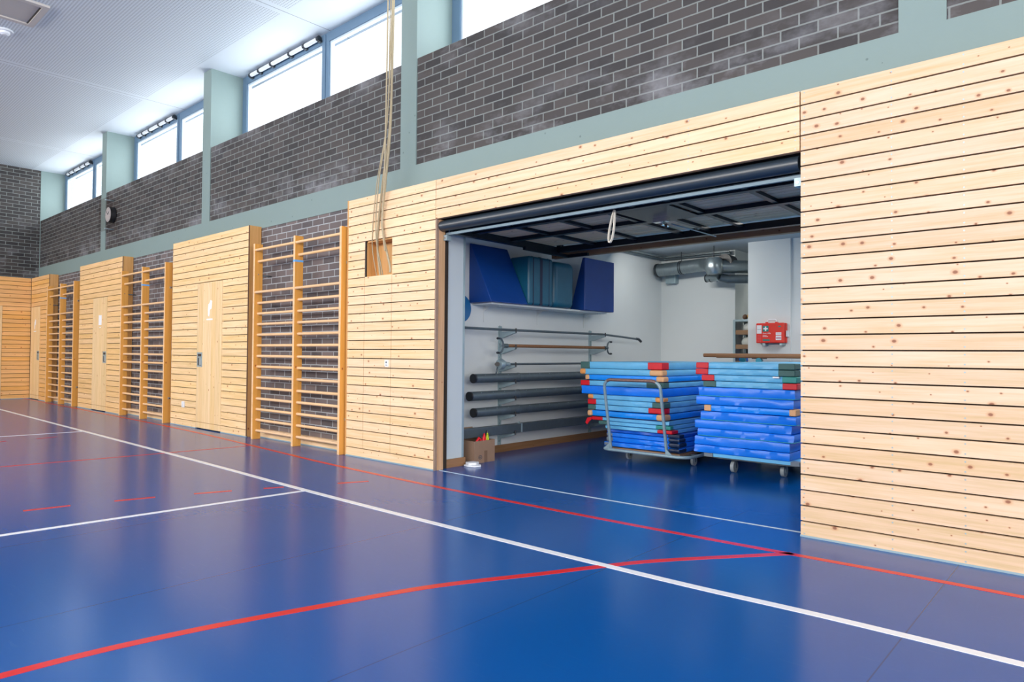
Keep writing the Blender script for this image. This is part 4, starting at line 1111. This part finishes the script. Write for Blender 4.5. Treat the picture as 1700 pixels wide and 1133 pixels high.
for i, (x0, x1, z0, z1, mt, lf, rt, lab, kw) in enumerate(S2):
    yo = [0, 0, 0.01, 0.0, 0.0, 0.0, 0.03, 0.0, -0.01, 0.0, -0.01, -0.01][i]
    o = gym_mat(x0, x1, z0, z1, mt, lf, rt, lab, G2, i + 31, yoff=yo, **kw)
    if i == 2:
        tg = MB(); tg.box(-2.43, -2.37, 1.83, 1.86, 0.955, 0.969, 'sign_white'); tg.build('tag', o)['label'] = 'loose white tag'

# ------------------------------------------------------------------ trolleys
def caster(parent, x, y, r, ztop, w=0.03):
    b = MB(); b.tube([(x - w / 2, y, r), (x + w / 2, y, r)], r, 'wheel', 24)
    c = b.build('wheel', parent)
    b = MB(); b.tube([(x - w / 2 - 0.003, y, r), (x + w / 2 + 0.003, y, r)], r * 0.4, 'galv', 16); b.build('hub', c)
    b = MB()
    for s in (-1, 1):
        b.prism([(y - 0.012, r - 0.012), (y + 0.012, r - 0.012), (y + 0.03, ztop), (y - 0.015, ztop)], 'x', x + s * (w / 2 + 0.004), x + s * (w / 2 + 0.007), 'galv_dark')
    b.box(x - w / 2 - 0.012, x + w / 2 + 0.012, y - 0.03, y + 0.035, ztop - 0.006, ztop, 'galv_dark')
    b.build('fork', parent)
e = empty('mat_trolley', (-3.85, 2.85, 0), 'worn grey steel mat trolley with a tall hoop handle', 'trolley', 'mat trolleys')
def rr_loop(x0, x1, y0, y1, r, z, n=6):
    out = []
    for (cx, cy, a0) in ((x1 - r, y0 + r, -90), (x1 - r, y1 - r, 0), (x0 + r, y1 - r, 90), (x0 + r, y0 + r, 180)):
        for k in range(n + 1):
            a = math.radians(a0 + 90 * k / n); out.append((cx + r * math.cos(a), cy + r * math.sin(a), z))
    return out
b = MB(); b.tube(rr_loop(-4.29, -3.25, 1.74, 3.95, 0.12, 0.128), 0.017, 'trolley', 10, closed=True); b.build('frame', e)
b = MB(); b.box(-4.27, -3.39, 1.85, 3.92, 0.118, 0.139, 'wood_tray'); b.build('deck', e)
hp = []
xl, xr = -4.17, -3.49
def hpt(x, z): return (x, 1.765 - (z - 0.13) * 0.20, z)
r = 0.09; zt = 0.895
hp = [hpt(xl, 0.128), hpt(xl, 0.3), hpt(xl, 0.6)] + [hpt(xl + r - r * math.cos(a), zt - r + r * math.sin(a)) for a in [math.pi / 2 * k / 6 for k in range(7)]]
hp += [hpt(xr - r + r * math.sin(a), zt - r + r * math.cos(a)) for a in [math.pi / 2 * k / 6 for k in range(7)]] + [hpt(xr, 0.6), hpt(xr, 0.3), hpt(xr, 0.128)]
b = MB(); b.tube(hp, 0.0165, 'trolley', 12); h = b.build('hoop_handle', e)
b = MB(); b.tube(hp[7:-7], 0.0175, 'rust', 12); b.build('worn_grip', h)['label'] = 'rust worn top of the hoop'
for xx, s in ((xl, -1), (xr, 1)):
    b = MB(); b.prism([(xx - 0.0, 0.13), (xx + 0.085 * s, 0.13), (xx, 0.205)], 'y', 1.735, 1.745, 'trolley'); b.build('gusset', e)
for (x, y) in ((-4.10, 2.02), (-3.37, 2.12), (-4.10, 3.7), (-3.37, 3.7)): caster(e, x, y, 0.05, 0.118, 0.026)

e = empty('mat_trolley', (-2.75, 2.85, 0), 'low flat mat trolley with pale blue deck edge beside the panelling', 'trolley', 'mat trolleys')
b = MB(); b.box(-3.10, -2.20, 1.855, 3.85, 0.158, 0.190, 'mat_light'); b.build('deck', e)['label'] = 'pale blue padded deck'
for (xa, xb) in ((-3.12, -3.03), (-2.27, -2.19)):
    b = MB(); b.box(xa, xb, 1.842, 1.93, 0.156, 0.1905, 'corner_grey'); b.build('deck_corner', e)
b = MB(); b.box(-3.05, -2.24, 1.90, 3.80, 0.140, 0.158, 'galv_dark'); b.build('under_frame', e)
for (x, y) in ((-2.885, 2.02), (-2.43, 2.12), (-2.885, 3.6), (-2.43, 3.6)): caster(e, x, y, 0.058, 0.14, 0.034)

# ------------------------------------------------------------------ parallel bars behind the mats
e = empty('parallel_bars', (-2.7, 4.2, 0), 'parallel bars with dark wooden rails behind the mat stacks', 'parallel bars')
for (x0, x1, yy, zz) in ((-4.36, -1.1, 4.36, 1.166), (-4.03, -0.78, 4.06, 1.158)):
    b = MB(); b.box(x0, x1, yy - 0.022, yy + 0.022, zz - 0.026, zz + 0.026, 'wood_rail'); b.build('rail', e, bevel=0.015, seg=3)
for (x, yy, zz) in ((-3.79, 4.36, 1.166), (-1.6, 4.36, 1.166), (-3.45, 4.06, 1.158), (-1.3, 4.06, 1.158)):
    b = MB(); b.box(x - 0.09, x + 0.09, yy - 0.02, yy + 0.02, zz - 0.036, zz - 0.026, 'steel_dark'); b.cyl((x, yy, zz - 0.06), 0.038, 'y', 0.05, 'steel_blue', 16); b.build('clamp', e)
    b = MB(); b.tube([(x, yy, 0.05), (x, yy, zz - 0.07)], 0.024, 'steel_blue', 12); b.build('post', e)
b = MB(); b.box(-3.9, -1.2, 4.30, 4.42, 0.0, 0.05, 'steel_dark'); b.box(-3.9, -1.2, 4.0, 4.12, 0.0, 0.05, 'steel_dark'); b.build('base_frame', e)

# ------------------------------------------------------------------ first aid case on the pillar
kx0, kx1, kz0, kz1, ky0, ky1 = -3.70, -3.325, 1.335, 1.605, 4.57, 4.70
e = empty('first_aid_case', ((kx0 + kx1) / 2, 4.63, kz0), 'orange red first aid case with a white cross on the white pillar', 'first aid case')
b = MB(); b.box(kx0, kx1, ky0, ky0 + 0.055, kz0, kz1, 'kit_red'); b.build('lid', e, bevel=0.012, seg=3)
b = MB(); b.box(kx0 + 0.004, kx1 + 0.004, ky0 + 0.058, ky1 - 0.006, kz0, kz1, 'kit_red'); b.build('shell', e, bevel=0.012, seg=3)
b = MB(); b.box(kx0 + 0.01, kx1 - 0.004, ky0 + 0.05, ky0 + 0.062, kz0 + 0.008, kz1 - 0.008, 'steel_dark'); b.build('seam', e)
b = MB(); b.tube([(-3.555, 4.62, kz1), (-3.555, 4.62, kz1 + 0.035), (-3.545, 4.62, kz1 + 0.045), (-3.455, 4.62, kz1 + 0.045), (-3.445, 4.62, kz1 + 0.035), (-3.445, 4.62, kz1)], 0.009, 'white_plastic', 8); b.build('handle', e)['label'] = 'white carrying handle'
for xx in (-3.565, -3.435):
    b = MB(); b.box(xx - 0.014, xx + 0.014, ky0 + 0.02, ky0 + 0.07, kz1 - 0.002, kz1 + 0.014, 'kit_red'); b.build('lug', e)
for xx in (-3.60, -3.37):
    b = MB(); b.box(xx - 0.02, xx + 0.02, ky0 + 0.02, ky1, kz0 - 0.03, kz0 + 0.002, 'galv'); b.build('wall_clip', e)
b = MB(); b.box(kx1 + 0.01, kx1 + 0.022, ky0 + 0.05, ky1, 1.42, 1.50, 'white_plastic'); b.build('side_clip', e)
yl = ky0 - 0.0015
def lab(x0, x1, z0, z1, mt, nm, d=0.0):
    b = MB(); b.box(kx0 + x0, kx0 + x1, yl - d, ky0 + 0.001, kz0 + z0, kz0 + z1, mt); return b.build(nm, e)
lab(0.012, 0.078, 0.128, 0.242, 'kit_white', 'inspection_label'); lab(0.02, 0.07, 0.183, 0.187, 'kit_green', 'label_line', 0.0006)
lab(0.092, 0.172, 0.155, 0.232, 'kit_green', 'cross_panel')
b = MB(); cx, cz = kx0 + 0.132, kz0 + 0.1935
b.box(cx - 0.029, cx + 0.029, yl - 0.001, yl, cz - 0.009, cz + 0.009, 'kit_white'); b.box(cx - 0.009, cx + 0.009, yl - 0.001, yl, cz - 0.029, cz - 0.009, 'kit_white'); b.box(cx - 0.009, cx + 0.009, yl - 0.001, yl, cz + 0.009, cz + 0.029, 'kit_white')
b.build('white_cross', e)['label'] = 'white first aid cross'
text_part('lettering', 'Erste Hilfe', 0.026, (kx0 + 0.092, yl, kz0 + 0.122), 'kit_white', e, label='white lettering')
b = MB()
for (a, c, z) in ((0.092, 0.145, 0.098), (0.092, 0.165, 0.086)): b.box(kx0 + a, kx0 + c, yl, ky0 + 0.001, kz0 + z, kz0 + z + 0.005, 'kit_white')
b.build('small_print', e)
lab(0.092, 0.188, 0.03, 0.052, 'kit_green', 'maker_plate')
b = MB(); b.cyl((kx0 + 0.318, ky0 - 0.0005, kz0 + 0.222), 0.011, 'y', 0.003, 'kit_green', 16); b.box(kx0 + 0.298, kx0 + 0.338, yl, ky0 + 0.001, kz0 + 0.215, kz0 + 0.228, 'kit_green'); b.build('maker_mark', e)
lab(0.268, 0.342, 0.108, 0.142, 'kit_white', 'content_label'); lab(0.272, 0.338, 0.124, 0.128, 'kit_pink', 'label_line', 0.0006)
lab(0.268, 0.342, 0.04, 0.098, 'kit_white', 'content_label'); lab(0.272, 0.338, 0.058, 0.076, 'kit_pink', 'label_line', 0.0006)
b = MB()
for k in range(7):
    for j in range(4): b.cyl((kx0 + 0.022 + j * 0.014, ky0 - 0.0003, kz0 + 0.02 + k * 0.014), 0.0028, 'y', 0.002, 'kit_pink', 6)
b.build('dot_pattern', e)

# ------------------------------------------------------------------ cabinet with balls in the alcove
e = empty('ball_rack', (-3.93, 5.25, 0), 'grey steel rack with wooden trays behind the white pillar', 'rack')
cx0, cx1, cy0, cy1 = -4.24, -3.60, 5.06, 5.45
for (x, y) in ((cx0, cy0), (cx1, cy0), (cx0, cy1), (cx1, cy1)):
    b = MB(); b.box(x, x + 0.035, y, y + 0.035, 0, 1.66, 'galv'); b.build('post', e)
b = MB(); b.box(cx0, cx1 + 0.035, cy0, cy1 + 0.035, 1.66, 1.69, 'galv'); b.build('top_panel', e)
b = MB(); b.box(cx0 + 0.035, cx1, cy1 + 0.02, cy1 + 0.025, 0.1, 1.66, 'steel_dark'); b.build('back_panel', e)
tops = []
for z in (1.27, 1.48, 1.03, 0.6):
    b = MB(); b.box(cx0 + 0.04, cx1 - 0.005, cy0 + 0.005, cy1 + 0.015, z - 0.008, z, 'wood_tray'); b.box(cx0 + 0.04, cx1 - 0.005, cy0 + 0.002, cy0 + 0.014, z, z + 0.055, 'wood_tray'); b.build('tray', e)
GBL = 'white balls in the trays of the grey rack'
for (x, z, lb) in ((-4.065, 1.27, 'off-white ball in the lower open tray of the grey rack'), (-4.04, 1.48, 'off-white ball in the upper open tray of the grey rack')):
    b = MB(); b.sphere((x, 5.17, z + 0.085), 0.0845, 'ball_white', 24); tag(b.build('ball'), lb, 'ball', GBL)
b = MB(); b.sphere((-4.00, 5.2, 1.69 + 0.055), 0.09, 'bag_yellow', 16, 0.9, 1.0, 0.61); tag(b.build('cloth_bag'), 'yellow cloth bag on top of the grey rack', 'bag')
b = MB(); b.sphere((-4.125, 5.22, 1.69 + 0.042), 0.05, 'bag_brown', 14, 0.7, 1.0, 0.84); tag(b.build('glove'), 'brown bundle beside the yellow bag on the grey rack', 'bundle')
b = MB(); b.box(-4.17, -3.95, 5.10, 5.3, 1.0305, 1.19, 'mat_navy'); tag(b.build('storage_box', bevel=0.01), 'dark blue box in the tray below the balls', 'box')

# ------------------------------------------------------------------ ducts, pipes, junction box
e = empty('ventilation_duct', (-4.6, 4.95, 2.38), 'galvanised spiral ventilation duct near the store ceiling', 'duct')
b = MB(); b.tube([(-5.40, 4.92, 2.485), (-4.74, 4.92, 2.51)], 0.098, 'duct', 24); s_ = b.build('duct_run', e)
b = MB(); b.tube([(-5.42, 4.92, 2.484), (-5.385, 4.92, 2.486)], 0.107, 'steel_dark', 24); b.tube([(-5.435, 4.92, 2.4835), (-5.42, 4.92, 2.484)], 0.090, 'duct', 24); b.build('end_collar', e)
for fx in (-5.02, -4.99): 
    b = MB(); b.tube([(fx, 4.92, 2.4985), (fx + 0.014, 4.92, 2.499)], 0.104, 'steel_dark', 24); b.build('clamp_ring', e)
b = MB()
for k in range(7):
    x = -5.34 + k * 0.083
    b.tube([(x, 4.92, 2.487 + 0.003 * k), (x + 0.006, 4.92, 2.487 + 0.003 * k)], 0.1003, 'duct', 24)
b.build('spiral_seam', s_)
b = MB(); b.tube([(-4.745, 4.92, 2.51), (-4.66, 4.915, 2.512), (-4.58, 4.88, 2.505), (-4.50, 4.81, 2.485), (-4.43, 4.73, 2.46), (-4.36, 4.68, 2.445), (-4.28, 4.66, 2.44)], 0.1, 'duct', 24); b.build('bend', e)
b = MB(); b.tube([(-4.36, 4.68, 2.33), (-4.36, 4.68, 2.40), (-4.36, 4.68, 2.53), (-4.36, 4.68, 2.565)], [0.10, 0.128, 0.128, 0.10], 'duct', 24); b.build('branch_piece', e)
b = MB(); b.tube([(-4.36, 4.70, 2.45), (-4.0, 5.14, 2.45), (-3.6, 5.5, 2.45)], 0.095, 'duct', 24); b.build('duct_run', e)
b = MB(); b.tube([(-4.26, 5.02, 2.52), (-4.26, 4.80, 2.52)], 0.11, 'black', 24); b.build('black_collar', e)['label'] = 'black rubber collar'
for (x, y) in ((-5.0, 4.92), (-4.36, 4.68)):
    b = MB(); b.tube([(x, y, 2.55), (x, y, SC)], 0.006, 'steel_dark', 6); b.build('hanger_rod', e)
e = empty('branch_duct', (-4.5, 4.95, 2.29), 'thinner galvanised duct below the main ventilation duct', 'duct')
b = MB(); b.tube([(-4.60, 4.95, 2.31), (-4.46, 4.93, 2.31), (-4.34, 4.85, 2.30)], 0.056, 'duct', 20); b.build('pipe', e)
for x in (-4.60, -4.53, -4.44):
    b = MB(); b.tube([(x - 0.005, 4.947, 2.31), (x + 0.01, 4.945, 2.31)], 0.061, 'steel_dark', 20); b.build('clamp_ring', e)
b = MB(); b.tube([(-4.34, 4.85, 2.30), (-4.24, 4.90, 2.27), (-4.14, 4.95, 2.27), (-4.0, 5.05, 2.27)], 0.062, 'galv_dark', 18); b.build('elbow', e)
b = MB(); b.box(-5.36, -5.19, 5.08, 5.2, 2.29, 2.44, 'galv'); tag(b.build('junction_box', bevel=0.006), 'grey junction box on the store wall below the duct', 'junction box')
b = MB(); b.tube([(-5.42, 2.3, 2.68), (-5.42, 5.08, 2.68), (-5.40, 5.11, 2.68), (-5.35, 5.12, 2.68), (-4.30, 5.12, 2.68)], 0.020, 'galv_dark', 10); tag(b.build('ceiling_pipe'), 'grey pipe running round the store ceiling, the outer of two', 'pipe', 'pipes under the store ceiling')
b = MB(); b.tube([(-5.34, 2.3, 2.70), (-5.34, 5.00, 2.70), (-5.32, 5.04, 2.70), (-5.28, 5.05, 2.70), (-4.30, 5.05, 2.70)], 0.013, 'duct', 10); tag(b.build('ceiling_pipe'), 'thin pipe running round the store ceiling, the inner of two', 'pipe', 'pipes under the store ceiling')
# lamps added to brighten the store room, all unseen from the camera
e = empty('added_rear_wall_lamp', (-4.75, 3.56, 2.60), 'slim lamp added unseen on the store ceiling to brighten the rear wall', 'lamp')
b = MB(); b.prism([(3.48, SC), (3.60, SC), (3.60, 2.66), (3.555, 2.595), (3.48, 2.66)], 'x', -5.08, -4.02, 'white_plastic'); b.build('housing', e)
e = empty('added_panel_lamp', (-1.35, 3.2, SC - 0.04), 'flat lit panel lamp added to the store ceiling, unseen behind the panelling', 'lamp')
b = MB(); b.box(-2.38, -0.32, 2.57, 3.83, SC - 0.025, SC, 'white_plastic'); b.build('housing', e)
b = MB(); b.box(-2.35, -0.35, 2.6, 3.8, SC - 0.03, SC - 0.025, 'white_plastic'); b.build('diffuser', e)
for (x, y, lb) in ((-3.0, 5.6, 'glowing fill tube lamp added to the store ceiling, unseen behind the pillar'),):
    e = empty('added_tube_lamp', (x, y, SC - 0.06), lb, 'lamp')
    b = MB(); b.box(x - 0.62, x + 0.62, y - 0.05, y + 0.05, SC - 0.035, SC, 'white_plastic'); b.build('housing', e)
    b = MB(); b.tube([(x - 0.58, y, SC - 0.05), (x + 0.58, y, SC - 0.05)], 0.014, 'fill_tube_glow', 10); b.build('tube', e)
